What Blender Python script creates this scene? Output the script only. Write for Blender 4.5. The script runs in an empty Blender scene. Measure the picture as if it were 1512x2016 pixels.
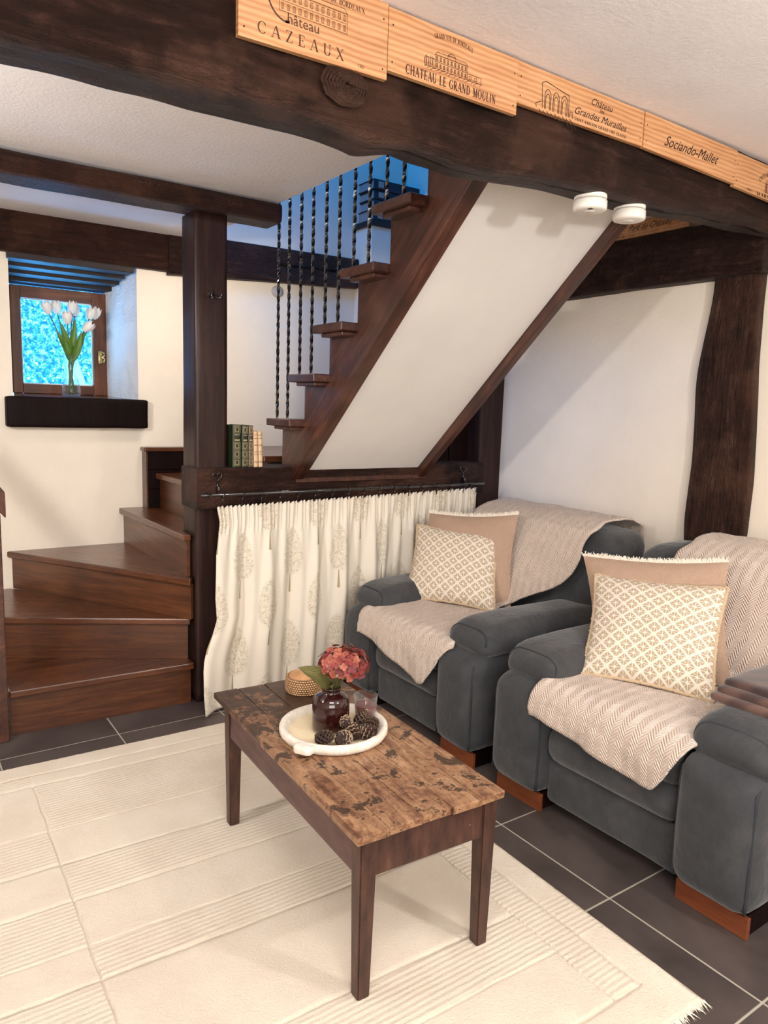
import bpy, bmesh, math, random
from mathutils import Vector, Matrix, noise
random.seed(7)
SC = bpy.context.scene
COL = SC.collection
PI = math.pi

# ---------------------------------------------------------------- camera
H = 1.387
yaw, pitch, roll = (math.radians(a) for a in (34.93, 8.06, 1.79))
fw = Vector((math.sin(yaw)*math.cos(pitch), math.cos(yaw)*math.cos(pitch), -math.sin(pitch)))
rt0 = Vector((math.cos(yaw), -math.sin(yaw), 0)); up0 = rt0.cross(fw)
rt = math.cos(roll)*rt0 + math.sin(roll)*up0
up = math.cos(roll)*up0 - math.sin(roll)*rt0
cam = bpy.data.objects.new('camera', bpy.data.cameras.new('camera'))
cam.data.sensor_fit = 'VERTICAL'; cam.data.sensor_height = 36.0
cam.data.lens = 1453.7/2016*36.0
cam.data.clip_start = 0.03
cam.matrix_world = Matrix(((rt.x, up.x, -fw.x, 0), (rt.y, up.y, -fw.y, 0), (rt.z, up.z, -fw.z, H), (0, 0, 0, 1)))
COL.objects.link(cam); SC.camera = cam

# ---------------------------------------------------------------- world, lights, exposure
w = bpy.data.worlds.new('world'); SC.world = w; w.use_nodes = True
bg = w.node_tree.nodes['Background']; bg.inputs[0].default_value = (0.30, 0.62, 1.0, 1); bg.inputs[1].default_value = 2.2
vs = SC.view_settings
vs.view_transform = 'Standard'; vs.look = 'None'; vs.gamma = 1.0; vs.use_curve_mapping = False
vs.exposure = 0.93

def light(name, kind, loc, target, power, color, size=0.1, size_y=None, spread=None, spot=None):
    d = bpy.data.lights.new(name, kind); d.energy = power; d.color = color
    if kind == 'AREA':
        d.size = size
        if size_y: d.shape = 'RECTANGLE'; d.size_y = size_y
        if spread: d.spread = math.radians(spread)
    else: d.shadow_soft_size = size
    if kind == 'SPOT': d.spot_size = math.radians(spot); d.spot_blend = 0.5
    o = bpy.data.objects.new(name, d); COL.objects.link(o); o.location = loc
    o.rotation_euler = (Vector(target)-Vector(loc)).to_track_quat('-Z', 'Y').to_euler()
    return o
light('room_daylight', 'AREA', (-0.6, -1.9, 1.5), (1.0, 2.0, 1.0), 50, (1.0, 0.965, 0.94), 2.4, 1.7)
light('room_lamp', 'POINT', (1.72, -0.15, 1.84), (0, 0, 0), 28, (1.0, 0.955, 0.915), 0.045)
light('ceiling_spots', 'AREA', (0.5, 0.5, 2.25), (0.7, 0.8, 0), 17, (1.0, 0.955, 0.92), 0.9)
light('side_daylight', 'AREA', (-0.55, 1.9, 1.93), (0.9, 4.3, 1.45), 15, (1.0, 0.96, 0.93), 0.16)
light('stair_fill', 'AREA', (1.48, 3.45, 2.12), (1.85, 4.18, 0.9), 3.0, (1.0, 0.88, 0.74), 0.2)  # added warm fill for the wall behind the balusters, no fitting there
light('upstairs_daylight', 'AREA', (1.0, 3.0, 4.0), (2.2, 4.0, 2.2), 24, (0.02, 0.30, 1.0), 1.0)
light('garden_bounce_fill', 'AREA', (0.85, 5.15, 1.05), (1.15, 3.5, 2.28), 22, (0.06, 0.38, 1.0), 0.5)  # added area lamp below the sill, standing in for sun bounced off paving
light('sun', 'SUN', (6, 6, 6), (0.9, 7.0, 0.8), 7.0, (0.85, 0.95, 1.0), 0.02)
# ---------------------------------------------------------------- helpers
def lin(c):
    c = c/255.0
    return c/12.92 if c <= 0.04045 else ((c+0.055)/1.055)**2.4
def rgb(r, g, b): return (lin(r), lin(g), lin(b), 1.0)

class S:                                   # a socket with arithmetic
    def __init__(s, nt, o): s.nt = nt; s.o = o
    def m(s, op, *a, clamp=False):
        n = s.nt.nodes.new('ShaderNodeMath'); n.operation = op; n.use_clamp = clamp
        s.nt.links.new(s.o, n.inputs[0])
        for i, x in enumerate(a):
            if isinstance(x, S): s.nt.links.new(x.o, n.inputs[i+1])
            else: n.inputs[i+1].default_value = x
        return S(s.nt, n.outputs[0])
    def __add__(s, x): return s.m('ADD', x)
    def __sub__(s, x): return s.m('SUBTRACT', x)
    def __mul__(s, x): return s.m('MULTIPLY', x)
    def __truediv__(s, x): return s.m('DIVIDE', x)
    def __gt__(s, x): return s.m('GREATER_THAN', x)
    def __lt__(s, x): return s.m('LESS_THAN', x)
    def fract(s): return s.m('FRACT')
    def floor(s): return s.m('FLOOR')
    def abs(s): return s.m('ABSOLUTE')
    def sin(s): return s.m('SINE')
    def sqrt(s): return s.m('SQRT')
    def inv(s): return (s*-1.0)+1.0
    def max(s, x): return s.m('MAXIMUM', x)
    def min(s, x): return s.m('MINIMUM', x)
    def step(s, a, b):                     # smooth 0..1 between a and b
        n = s.nt.nodes.new('ShaderNodeMapRange'); n.interpolation_type = 'SMOOTHSTEP'
        s.nt.links.new(s.o, n.inputs[0]); n.inputs[1].default_value = a; n.inputs[2].default_value = b
        return S(s.nt, n.outputs[0])

class B:
    def __init__(b, name):
        b.mat = bpy.data.materials.new(name); b.mat.use_nodes = True; b.nt = b.mat.node_tree
        b.p = b.nt.nodes['Principled BSDF']; b.tc = b.nt.nodes.new('ShaderNodeTexCoord')
    def co(b, kind='Object', scale=(1, 1, 1), rot=(0, 0, 0), loc=(0, 0, 0)):
        n = b.nt.nodes.new('ShaderNodeMapping'); b.nt.links.new(b.tc.outputs[kind], n.inputs[0])
        n.inputs['Scale'].default_value = scale; n.inputs['Rotation'].default_value = rot; n.inputs['Location'].default_value = loc
        return S(b.nt, n.outputs[0])
    def xyz(b, v):
        n = b.nt.nodes.new('ShaderNodeSeparateXYZ'); b.nt.links.new(v.o, n.inputs[0])
        return [S(b.nt, n.outputs[i]) for i in range(3)]
    def noise(b, v, scale, detail=4, rough=0.6, dist=0.0):
        n = b.nt.nodes.new('ShaderNodeTexNoise'); b.nt.links.new(v.o, n.inputs['Vector'])
        n.inputs['Scale'].default_value = scale; n.inputs['Detail'].default_value = detail
        n.inputs['Roughness'].default_value = rough; n.inputs['Distortion'].default_value = dist
        return S(b.nt, n.outputs[0])
    def vor(b, v, scale, feature='F1', out='Distance'):
        n = b.nt.nodes.new('ShaderNodeTexVoronoi'); n.feature = feature; b.nt.links.new(v.o, n.inputs['Vector'])
        n.inputs['Scale'].default_value = scale
        return S(b.nt, n.outputs[out])
    def wave(b, v, scale, dist=2.0, detail=2, dscale=1.0, bands='Y'):
        n = b.nt.nodes.new('ShaderNodeTexWave'); n.bands_direction = bands; b.nt.links.new(v.o, n.inputs['Vector'])
        n.inputs['Scale'].default_value = scale; n.inputs['Distortion'].default_value = dist
        n.inputs['Detail'].default_value = detail; n.inputs['Detail Scale'].default_value = dscale
        return S(b.nt, n.outputs['Fac'])
    def rnd(b):
        n = b.nt.nodes.new('ShaderNodeObjectInfo'); return S(b.nt, n.outputs['Random'])
    def ramp(b, f, *stops):
        n = b.nt.nodes.new('ShaderNodeValToRGB'); b.nt.links.new(f.o, n.inputs[0]); e = n.color_ramp.elements
        while len(e) < len(stops): e.new(0.5)
        for el, (p, c) in zip(e, stops): el.position = p; el.color = c
        return S(b.nt, n.outputs[0])
    def mix(b, f, a, c, mode='MIX'):
        n = b.nt.nodes.new('ShaderNodeMix'); n.data_type = 'RGBA'; n.blend_type = mode
        for sock, x in ((n.inputs[0], f), (n.inputs[6], a), (n.inputs[7], c)):
            if isinstance(x, S): b.nt.links.new(x.o, sock)
            else: sock.default_value = x
        return S(b.nt, n.outputs[2])
    def out(b, color=None, rough=0.5, bump=None, bs=0.3, bd=0.01, **kw):
        if isinstance(color, S): b.nt.links.new(color.o, b.p.inputs['Base Color'])
        elif color is not None: b.p.inputs['Base Color'].default_value = color
        if isinstance(rough, S): b.nt.links.new(rough.o, b.p.inputs['Roughness'])
        else: b.p.inputs['Roughness'].default_value = rough
        if bump is not None:
            n = b.nt.nodes.new('ShaderNodeBump'); n.inputs['Strength'].default_value = bs; n.inputs['Distance'].default_value = bd
            b.nt.links.new(bump.o, n.inputs['Height']); b.nt.links.new(n.outputs[0], b.p.inputs['Normal'])
        for k, v in kw.items(): b.p.inputs[k.replace('_', ' ')].default_value = v
        return b.mat

def plaster(name, col, bs=0.35):
    b = B(name); v = b.co(); n1 = b.noise(v, 3, 5, 0.6); n2 = b.noise(v, 70, 3, 0.7)
    c = b.mix(n1.step(0.3, 0.75), col, tuple(x*0.94 for x in col[:3])+(1,))
    return b.out(c, 0.85, n1*0.6+n2*0.25, bs, 0.02, Specular_IOR_Level=0.2)
def plain(name, col, rough=0.5, bump=0, **kw):
    b = B(name); v = b.co(); n = b.noise(v, 60, 3)
    c = b.mix(n*0.35, col, tuple(x*0.7 for x in col[:3])+(1,))
    return b.out(c, rough, n if bump else None, bump or 0.1, 0.004, **kw)
def wood(name, cdark, cmid, clight, stretch=(1, 12, 12), rough=0.5, bs=0.3, scale=3.0, bd=0.006, coat=0.0, rotz=0.0):
    b = B(name); v = b.co(scale=stretch)
    if rotz:
        n0 = b.nt.nodes.new('ShaderNodeMapping'); b.nt.links.new(b.co(rot=(0, 0, math.radians(rotz))).o, n0.inputs[0]); n0.inputs['Scale'].default_value = stretch; v = S(b.nt, n0.outputs[0])
    v = v; r = b.rnd()
    g = b.noise(v, scale, 6, 0.65, 0.6); g2 = b.noise(b.co(), 2.2, 4, 0.6); g3 = b.noise(v, scale*9, 4, 0.7)
    f = g*0.62+g2*0.28+g3*0.24+(r*0.08-0.12)
    c = b.ramp(f, (0.28, cdark), (0.5, cmid), (0.75, clight))
    h = g*0.6+g3*0.5
    return b.out(c, b.noise(v, 8, 3)*0.25+(rough-0.12), h, bs, bd, Coat_Weight=coat, Coat_Roughness=0.25)
def hewn(name, cdark, cmid, clight, stretch):
    b = B(name); v = b.co(scale=stretch); o = b.co()
    g = b.noise(v, 5, 8, 0.72, 0.8); n = b.noise(o, 9, 6, 0.7); cr = b.vor(b.co(scale=stretch), 4, 'DISTANCE_TO_EDGE')
    f = g*0.55+n*0.5
    c = b.ramp(f, (0.30, cdark), (0.55, cmid), (0.80, clight))
    c = b.mix(n.step(0.56, 0.64)*0.6, c, cdark); c = b.mix(b.noise(o, 3.1, 5, 0.6).step(0.5, 0.62)*0.4, c, clight)
    return b.out(c, n*0.3+0.35, g*1.0+n*1.5+cr.step(0, 0.08)*0.1+b.noise(o, 32, 4, 0.7)*0.4, 1.0, 0.040, Specular_IOR_Level=0.3)

M = {}
M['plaster'] = plaster('plaster_cream', rgb(238, 226, 209))
M['ceiling'] = plaster('plaster_ceiling', rgb(236, 231, 231), 0.35)
M['soffit'] = plaster('plaster_soffit', rgb(236, 232, 226), 0.08)
b = B('whitewashed_stone'); v = b.co(); n = b.noise(v, 9, 6, 0.7, 0.8); n2 = b.noise(v, 40, 4, 0.7)
M['reveal'] = b.out(b.mix(n*0.3, rgb(244, 240, 238), rgb(215, 208, 205)), 0.8, n*1.2+n2*0.4, 0.9, 0.02)
DK, MD, LT = rgb(14, 6, 5), rgb(58, 34, 26), rgb(118, 82, 66)
M['beamx'] = hewn('hewn_oak_along_x', DK, MD, LT, (1.2, 7, 7))
M['beamy'] = hewn('hewn_oak_along_y', DK, MD, LT, (7, 1.2, 7))
M['beamz'] = hewn('hewn_oak_upright', rgb(26, 13, 10), rgb(70, 44, 34), rgb(118, 82, 64), (7, 7, 1.2))
M['beam_red'] = hewn('red_oak_beam', rgb(30, 15, 12), rgb(66, 38, 29), rgb(108, 70, 52), (1.2, 8, 8))
M['board_x'] = wood('dark_board_x', rgb(12, 5, 5), rgb(28, 15, 12), rgb(50, 30, 24), (1, 14, 14), 0.5, 0.35)
M['board_z'] = wood('dark_board_z', rgb(15, 5, 4), rgb(38, 19, 15), rgb(66, 40, 32), (14, 14, 1), 0.6, 0.45)
M['board_z'].node_tree.nodes['Principled BSDF'].inputs['Specular IOR Level'].default_value = 0.3
M['post_polished'] = wood('polished_post_wood', rgb(15, 5, 4), rgb(38, 19, 15), rgb(66, 40, 32), (14, 14, 1), 0.6, 0.2, coat=0.28)
M['post_polished'].node_tree.nodes['Principled BSDF'].inputs['Specular IOR Level'].default_value = 0.2
M['darkpaint'] = wood('near_black_board', rgb(9, 2, 2), rgb(20, 6, 5), rgb(34, 13, 10), (14, 14, 1), 0.6, 0.2)
M['darkpaint'].node_tree.nodes['Principled BSDF'].inputs['Specular IOR Level'].default_value = 0.12
M['tread'] = wood('varnished_tread', rgb(40, 18, 9), rgb(92, 50, 27), rgb(138, 88, 52), (1, 16, 16), 0.3, 0.12, 2.6, 0.003, 0.35)
M['riser'] = wood('varnished_riser', rgb(36, 16, 8), rgb(82, 45, 24), rgb(126, 78, 44), (1, 16, 16), 0.34, 0.12, 2.6, 0.003, 0.3)
for k_, a_ in ((2, 30), (3, 59), (4, 88)):
    M['tread%d' % k_] = wood('varnished_tread_%d' % k_, rgb(40, 18, 9), rgb(92, 50, 27), rgb(138, 88, 52), (1, 16, 16), 0.3, 0.12, 2.6, 0.003, 0.35, a_)
    M['riser%d' % k_] = wood('varnished_riser_%d' % k_, rgb(36, 16, 8), rgb(82, 45, 24), rgb(126, 78, 44), (1, 16, 16), 0.34, 0.12, 2.6, 0.003, 0.3, a_)
def slopewood(name, cd, cm, cl, rough=0.42):
    b = B(name); v = b.co(rot=(math.radians(42), 0, 0)); v2 = S(b.nt, v.o)
    n = b.nt.nodes.new('ShaderNodeMapping'); b.nt.links.new(v.o, n.inputs[0]); n.inputs['Scale'].default_value = (14, 1, 14)
    vv = S(b.nt, n.outputs[0]); g = b.noise(vv, 3, 6, 0.65, 0.5); g2 = b.noise(b.co(), 6, 4)
    return b.out(b.ramp(g*0.65+g2*0.4, (0.3, cd), (0.52, cm), (0.75, cl)), rough, g, 0.2, 0.004, Coat_Weight=0.32, Coat_Roughness=0.2)
M['string'] = slopewood('string_wood', rgb(24, 10, 7), rgb(66, 34, 23), rgb(110, 66, 46))
M['windowwood'] = wood('window_wood', rgb(64, 30, 18), rgb(110, 60, 34), rgb(150, 92, 54), (10, 10, 1), 0.4, 0.15)
M['plinth'] = wood('plinth_wood', rgb(78, 36, 20), rgb(116, 60, 34), rgb(146, 84, 50), (6, 1, 6), 0.35, 0.1)
# pine crate board with growth rings
def pine(name, seed, warm=1.0):
    b = B(name); v = b.co(loc=(seed*3.7, 0, seed*1.3), scale=(1.0, 1, 1)); vs_ = b.co(loc=(seed, 0, seed), scale=(1.5, 10, 14))
    w_ = b.wave(b.co(loc=(seed*3.7, 0, seed*1.3), scale=(.35, 1, 1)), 24, 3.5, 2, .9, 'Z'); g = b.noise(vs_, 3, 5)
    f = w_*0.26+g*0.75+0.02
    c = b.ramp(f, (0.22, rgb(160, 102, 62)), (0.5, rgb(196, 142, 96)), (0.85, rgb(216, 170, 124)))
    k = b.vor(b.co(loc=(seed*5.1, 0, seed*2.0), scale=(3.2, 1, 7)), 1.0).step(0.0, 0.085).inv()
    c = b.mix(k*0.75, c, rgb(120, 62, 34))
    return b.out(c, 0.5, f, 0.15, 0.003)
M['ink'] = plain('burnt_ink', rgb(76, 38, 26), 0.7)
M['inkdark'] = plain('dark_ink', rgb(36, 16, 14), 0.7)
# worn table
b = B('worn_table_top'); o = b.co(); v = b.co(scale=(9, 1.2, 9)); x, y, z = b.xyz(o)
g = b.noise(v, 4, 7, 0.7, 0.8); n = b.noise(o, 11, 6, 0.72, 0.8); n2 = b.noise(o, 30, 5, 0.75)
c = b.ramp(g*0.5+n*0.25+n2*0.35, (0.40, rgb(66, 40, 27)), (0.5, rgb(120, 82, 58)), (0.58, rgb(160, 121, 88)), (0.72, rgb(192, 158, 124)))
far = y.step(0.35, 0.95)
wear = (n*0.62+n2*0.45+far*0.12+g*0.1).step(0.605, 0.67)*0.9
c = b.mix(wear, c, rgb(40, 20, 14))
M['tabletop'] = b.out(c, b.noise(o, 20, 3)*0.3+0.28, g*0.5+n2*0.6, 0.35, 0.004, Coat_Weight=0.15, Coat_Roughness=0.3)
b = B('chipped_table_paint'); o = b.co(); n = b.noise(o, 42, 5, 0.75); g = b.noise(b.co(scale=(8, 8, 2)), 5, 5)
c = b.ramp(g, (0.3, rgb(44, 24, 19)), (0.6, rgb(76, 48, 38)), (0.8, rgb(108, 74, 58)))
c = b.mix(n.step(0.70, 0.73), c, rgb(178, 148, 124))
M['tablepaint'] = b.out(c, 0.42, n, 0.3, 0.003)
b = B('purple_table_paint'); o = b.co(); n = b.noise(o, 42, 5, 0.75); g = b.noise(b.co(scale=(8, 2, 8)), 5, 5)
c = b.mix(n.step(0.72, 0.74), b.ramp(g, (0.3, rgb(62, 34, 34)), (0.7, rgb(98, 64, 62))), rgb(170, 140, 124))
M['tablepaint2'] = b.out(c, 0.4, g, 0.15, 0.003)
# floor tile
b = B('dark_floor_tile'); o = b.co(kind='Object'); r = b.rnd(); n = b.noise(o, 5, 5, 0.6); n2 = b.noise(o, 60, 3)
c = b.ramp(n*0.8+r*0.2, (0.3, rgb(58, 50, 48)), (0.7, rgb(92, 81, 77)))
M['tile'] = b.out(c, n*0.2+0.36, n2, 0.08, 0.002)
M['grout'] = plain('grout', rgb(176, 168, 152), 0.8)
# rug
b = B('cream_rug_pile'); o = b.co(); x, y, z = b.xyz(o)
n = b.noise(o, 260, 2, 0.8); n2 = b.noise(o, 4, 4); rib = (y*2*PI/0.017+b.noise(o, 12, 3)*3).sin()
ribmask = b.noise(o, 1, 1)
c = b.mix(n2.step(0.35, 0.7)*0.5+n*0.25, rgb(234, 222, 204), rgb(216, 200, 179))
M['rug'] = b.out(c, 0.95, n*0.8+b.noise(o, 90, 3, .7)*.6, 0.7, 0.006, Specular_IOR_Level=0.1, Sheen_Weight=0.2)
b = B('cream_rug_ribs'); o = b.co(); x, y, z = b.xyz(o)
n = b.noise(o, 260, 2, 0.8); n2 = b.noise(o, 4, 4); rib = (y*2*PI/0.0165+b.noise(b.co(scale=(.3, 1, 1)), 14, 3)*5).sin()
c = b.mix(n2.step(0.35, 0.7)*0.5+n*0.25, rgb(231, 219, 201), rgb(213, 197, 176))
M['rugrib'] = b.out(c, 0.95, n*0.8+rib*0.22, 0.7, 0.005, Specular_IOR_Level=0.1, Sheen_Weight=0.2)
# suede
b = B('grey_suede'); o = b.co(); n = b.noise(o, 5, 5, 0.6, 0.6); n2 = b.noise(o, 22, 4, 0.6); f = b.noise(o, 500, 2)
c = b.ramp(n*0.65+n2*0.35, (0.35, rgb(55, 56, 58)), (0.5, rgb(64, 65, 67)), (0.66, rgb(78, 78, 77)))
M['suede'] = b.out(c, 0.85, n2*0.6+f*0.15+b.noise(b.co(scale=(1, 1, .35)), 26, 3, 0.6, 1.2)*0.5, 0.5, 0.012, Sheen_Weight=0.35, Sheen_Roughness=0.4, Specular_IOR_Level=0.15)
M['piping'] = plain('suede_piping', rgb(46, 49, 54), 0.85)
# plush throw with a herringbone relief
b = B('beige_plush_throw'); u = b.co('UV'); x, y, z = b.xyz(u)
X = (x/0.045); tri = (X.fract()-0.5).abs()*2.0; hb = ((y/0.011+tri*2.2).fract()-0.5).abs()*2.0
n = b.noise(b.co('UV'), 14, 4); f = b.noise(b.co('UV'), 240, 2)
c = b.mix(n*0.5+hb*0.12, rgb(232, 210, 192), rgb(196, 173, 156))
M['throw'] = b.out(c, 0.9, hb*0.9+f*0.4+n*0.5, 0.8, 0.007, Sheen_Weight=0.5, Specular_IOR_Level=0.1)
# woven back cushion
b = B('woven_beige'); u = b.co('UV'); x, y, z = b.xyz(u)
k = ((x*420).sin()*(y*420).sin()); f = b.noise(b.co('UV'), 90, 3)
M['woven'] = b.out(b.mix(k*0.5+0.3+f*0.2, rgb(200, 172, 150), rgb(152, 118, 96)), 0.9, k, 0.5, 0.003)
# ikat lattice
b = B('ikat_lattice'); u = b.co('UV'); x, y, z = b.xyz(u); wob = b.noise(b.co('UV'), 22, 3)*0.05
p = ((x*1.0+y*1.08)*7.3+wob).fract()-0.5; q = ((x*1.0-y*1.08)*7.3+wob).fract()-0.5
d = p.abs().max(q.abs()); e = p.abs().min(q.abs()); r2 = (p*p+q*q).sqrt(); brush = b.noise(b.co('UV', scale=(1, 1, 1)), 60, 3, 0.7)
ring = (d > 0.13)*(d < 0.40)
spk = (p.abs()-q.abs()).abs() < 0.035
sp2 = e < 0.022
m_ = ring*(spk.inv())*(((r2 > 0.2)*sp2).inv())*brush.step(0.28, 0.45)
f = b.noise(b.co('UV', scale=(1, 1, 1)), 200, 2)
M['ikat'] = b.out(b.mix(m_, rgb(226, 216, 200), rgb(178, 156, 128)), 0.9, f, 0.4, 0.003)
M['fringe'] = plain('cream_fringe', rgb(234, 224, 208), 0.95)
M['tanpiping'] = plain('tan_fringe_piping', rgb(196, 172, 142), 0.95, 0.6)
# curtain with printed trees
b = B('tree_print_linen'); u = b.co('UV'); x, y, z = b.xyz(u)
def motif(ox, oy):
    px_ = ((x+ox)/0.34).fract()*0.34-0.17; py_ = ((y+oy)/0.46).fract()*0.46-0.23
    ey = py_-0.02
    taper = ey*-0.18+0.068
    rr = ((px_/taper)*(px_/taper)+(ey/0.125)*(ey/0.125)).sqrt()
    crown = rr.step(0.85, 1.02).inv()
    stem = ((px_.abs() < ((py_+0.09)*-0.055+0.0018))*(py_ < -0.095)*(py_ > -0.185))
    return crown, stem
c1, s1 = motif(0, 0); c2, s2 = motif(0.17, 0.23)
leaf = b.vor(b.co('UV'), 105, 'DISTANCE_TO_EDGE').step(0.02, 0.09).inv(); ln = b.noise(b.co('UV'), 55, 4, 0.7).step(0.42, 0.58)
weave = b.noise(b.co('UV', scale=(1, 4, 1)), 160, 2)
ink = (c1.max(c2))*(leaf*0.55+0.18)*(ln*0.7+0.3)
ink = ink.max(s1.max(s2)*0.8)
M['curtain'] = b.out(b.mix(ink, rgb(228, 219, 204), rgb(150, 132, 94)), 0.9, weave, 0.2, 0.003, Specular_IOR_Level=0.1)
M['tray'] = None
b = B('white_rough_tray'); o = b.co(); n = b.noise(o, 55, 5, 0.7)
M['tray'] = b.out(b.mix(n.step(0.35, 0.6)*0.6, rgb(240, 232, 220), rgb(214, 200, 182)), 0.8, n, 0.5, 0.004)
M['sand'] = plain('sand_base', rgb(232, 212, 176), 0.9, 0.4)
M['ceramic'] = plain('oxblood_glaze', rgb(44, 14, 12), 0.08, Coat_Weight=0.6, Coat_Roughness=0.03)
M['wax'] = plain('burgundy_wax', rgb(122, 52, 46), 0.4)
b = B('wicker'); u = b.co('UV'); x, y, z = b.xyz(u)
row = (y/0.0074); st_ = ((x*46+row.floor()*0.5).fract()-0.5).abs()*2.0; rw = (row.fract()-0.5).abs()*2.0; hh = st_.max(rw).step(0.55, 0.98)
M['wicker'] = b.out(b.mix(hh, rgb(214, 172, 124), rgb(104, 60, 34)), 0.6, hh.inv(), 0.8, 0.004)
M['wickerlid'] = plain('wicker_lid', rgb(196, 148, 102), 0.6, 0.5)
M['wickerdark'] = plain('wicker_gaps', rgb(120, 72, 40), 0.7)
b = B('hydrangea_petal'); r = b.rnd(); o = b.co(); n = b.noise(o, 60, 3)
M['petal'] = b.out(b.ramp(r*0.6+n*0.5, (0.2, rgb(84, 20, 28)), (0.5, rgb(128, 46, 46)), (0.85, rgb(172, 98, 74))), 0.55, None, Subsurface_Weight=0.0)
b = B('hydrangea_leaf'); o = b.co('UV'); x, y, z = b.xyz(o); vein = ((y*9+(x-0.5).abs()*6).fract()-0.5).abs()*2
M['hleaf'] = b.out(b.mix(b.noise(o, 6, 3), rgb(66, 74, 40), rgb(124, 112, 62)), 0.5, vein, 0.4, 0.002)
M['cone'] = plain('pinecone_scale', rgb(48, 27, 18), 0.6, 0.4)
M['conetip'] = plain('pinecone_tip', rgb(168, 142, 112), 0.6, 0.4)
M['green'] = plain('green_leather', rgb(30, 40, 16), 0.5)
M['brownleather'] = plain('brown_leather', rgb(74, 56, 40), 0.4)
M['gold'] = plain('gold_print', rgb(190, 176, 134), 0.35, Metallic=0.2)
M['vellum'] = plain('cream_vellum', rgb(222, 188, 150), 0.6, 0.3)
M['paper'] = plain('page_edges', rgb(226, 208, 178), 0.8)
M['iron'] = plain('black_iron', rgb(20, 13, 13), 0.25, Coat_Weight=1.0, Coat_Roughness=0.06)
M['brass'] = plain('brass', rgb(214, 190, 130), 0.25, Metallic=0.9)
M['plastic'] = plain('white_plastic', rgb(238, 232, 222), 0.45)
M['darkdot'] = plain('dark_plastic', rgb(40, 36, 36), 0.5)
M['greydisc'] = plain('grey_plastic', rgb(176, 170, 172), 0.5)
M['tulip'] = plain('white_tulip', rgb(240, 236, 230), 0.5)
M['stem'] = plain('tulip_stem', rgb(96, 118, 62), 0.5)
M['tleaf'] = plain('tulip_leaf', rgb(88, 124, 44), 0.45)
b = B('plaid_wool'); u = b.co('UV'); x, y, z = b.xyz(u)
s_ = ((x*9).fract()-0.5).abs().step(0.1, 0.4)*0.4+((y*7).fract()-0.5).abs().step(0.1, 0.4)*0.3+b.noise(u, 60, 3)*0.3
M['plaid'] = b.out(b.ramp(s_, (0.1, rgb(40, 22, 20)), (0.5, rgb(70, 44, 38)), (1.0, rgb(106, 76, 62))), 0.95, b.noise(u, 200, 2), 0.5, 0.003, Sheen_Weight=0.4)
b = B('blue_cast_leaves'); r = b.noise(b.co(), 22, 4); M['hedge'] = b.out(b.ramp(r, (0.35, rgb(6, 96, 180)), (0.5, rgb(40, 165, 222)), (0.62, rgb(205, 240, 248))), 0.6)  # green leaves; the blue daylight cast is put into their colour
M['hedgeback'] = plain('fence_wire_blue', rgb(40, 150, 214), 0.9)  # even mid blue, used for the fence wires
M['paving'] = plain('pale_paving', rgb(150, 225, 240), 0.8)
M['darkbook'] = plain('dark_cloth_book', rgb(40, 28, 36), 0.5)
M['pages'] = plain('grey_pages', rgb(176, 150, 140), 0.8)
M['shelf'] = plain('dark_shelf', rgb(36, 20, 16), 0.5)
def glass(name, tint, gl=0.12):
    m = bpy.data.materials.new(name); m.use_nodes = True; nt = m.node_tree; nt.nodes.clear()
    o = nt.nodes.new('ShaderNodeOutputMaterial'); t = nt.nodes.new('ShaderNodeBsdfTransparent'); g = nt.nodes.new('ShaderNodeBsdfGlossy')
    f = nt.nodes.new('ShaderNodeLayerWeight'); f.inputs[0].default_value = gl; x = nt.nodes.new('ShaderNodeMixShader')
    t.inputs[0].default_value = tint; g.inputs['Roughness'].default_value = 0.02
    mm = nt.nodes.new('ShaderNodeMath'); mm.operation = 'MULTIPLY'; mm.inputs[1].default_value = 0.6; nt.links.new(f.outputs['Facing'], mm.inputs[0]); nt.links.new(mm.outputs[0], x.inputs[0]); nt.links.new(t.outputs[0], x.inputs[1]); nt.links.new(g.outputs[0], x.inputs[2]); nt.links.new(x.outputs[0], o.inputs[0])
    return m
def rimglass(name):
    m = bpy.data.materials.new(name); m.use_nodes = True; nt = m.node_tree; nt.nodes.clear()
    N_ = nt.nodes.new; L_ = nt.links.new
    o = N_('ShaderNodeOutputMaterial'); t = N_('ShaderNodeBsdfTransparent'); g = N_('ShaderNodeBsdfGlossy'); d = N_('ShaderNodeBsdfDiffuse'); a = N_('ShaderNodeMixShader'); x = N_('ShaderNodeMixShader')
    f = N_('ShaderNodeLayerWeight'); f.inputs[0].default_value = 0.5; p = N_('ShaderNodeMath'); p.operation = 'POWER'; p.inputs[1].default_value = 2.2; q = N_('ShaderNodeMath'); q.operation = 'MULTIPLY_ADD'; q.inputs[1].default_value = 0.46; q.inputs[2].default_value = 0.03
    t.inputs[0].default_value = (0.95, 0.97, 0.98, 1); g.inputs['Roughness'].default_value = 0.03; d.inputs[0].default_value = (0.8, 0.84, 0.86, 1); a.inputs[0].default_value = 0.45  # pale diffuse share paints bright edge reflections onto the glass
    L_(f.outputs['Facing'], p.inputs[0]); L_(p.outputs[0], q.inputs[0]); L_(q.outputs[0], x.inputs[0]); L_(g.outputs[0], a.inputs[1]); L_(d.outputs[0], a.inputs[2]); L_(t.outputs[0], x.inputs[1]); L_(a.outputs[0], x.inputs[2]); L_(x.outputs[0], o.inputs[0])
    return m
M['glass'] = rimglass('clear_glass_pale_rims'); M['water'] = glass('water', (0.95, 0.97, 0.98, 1), 0.2); M['pane'] = glass('window_glass', (0.96, 0.98, 1, 1), 0.03)

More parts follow.
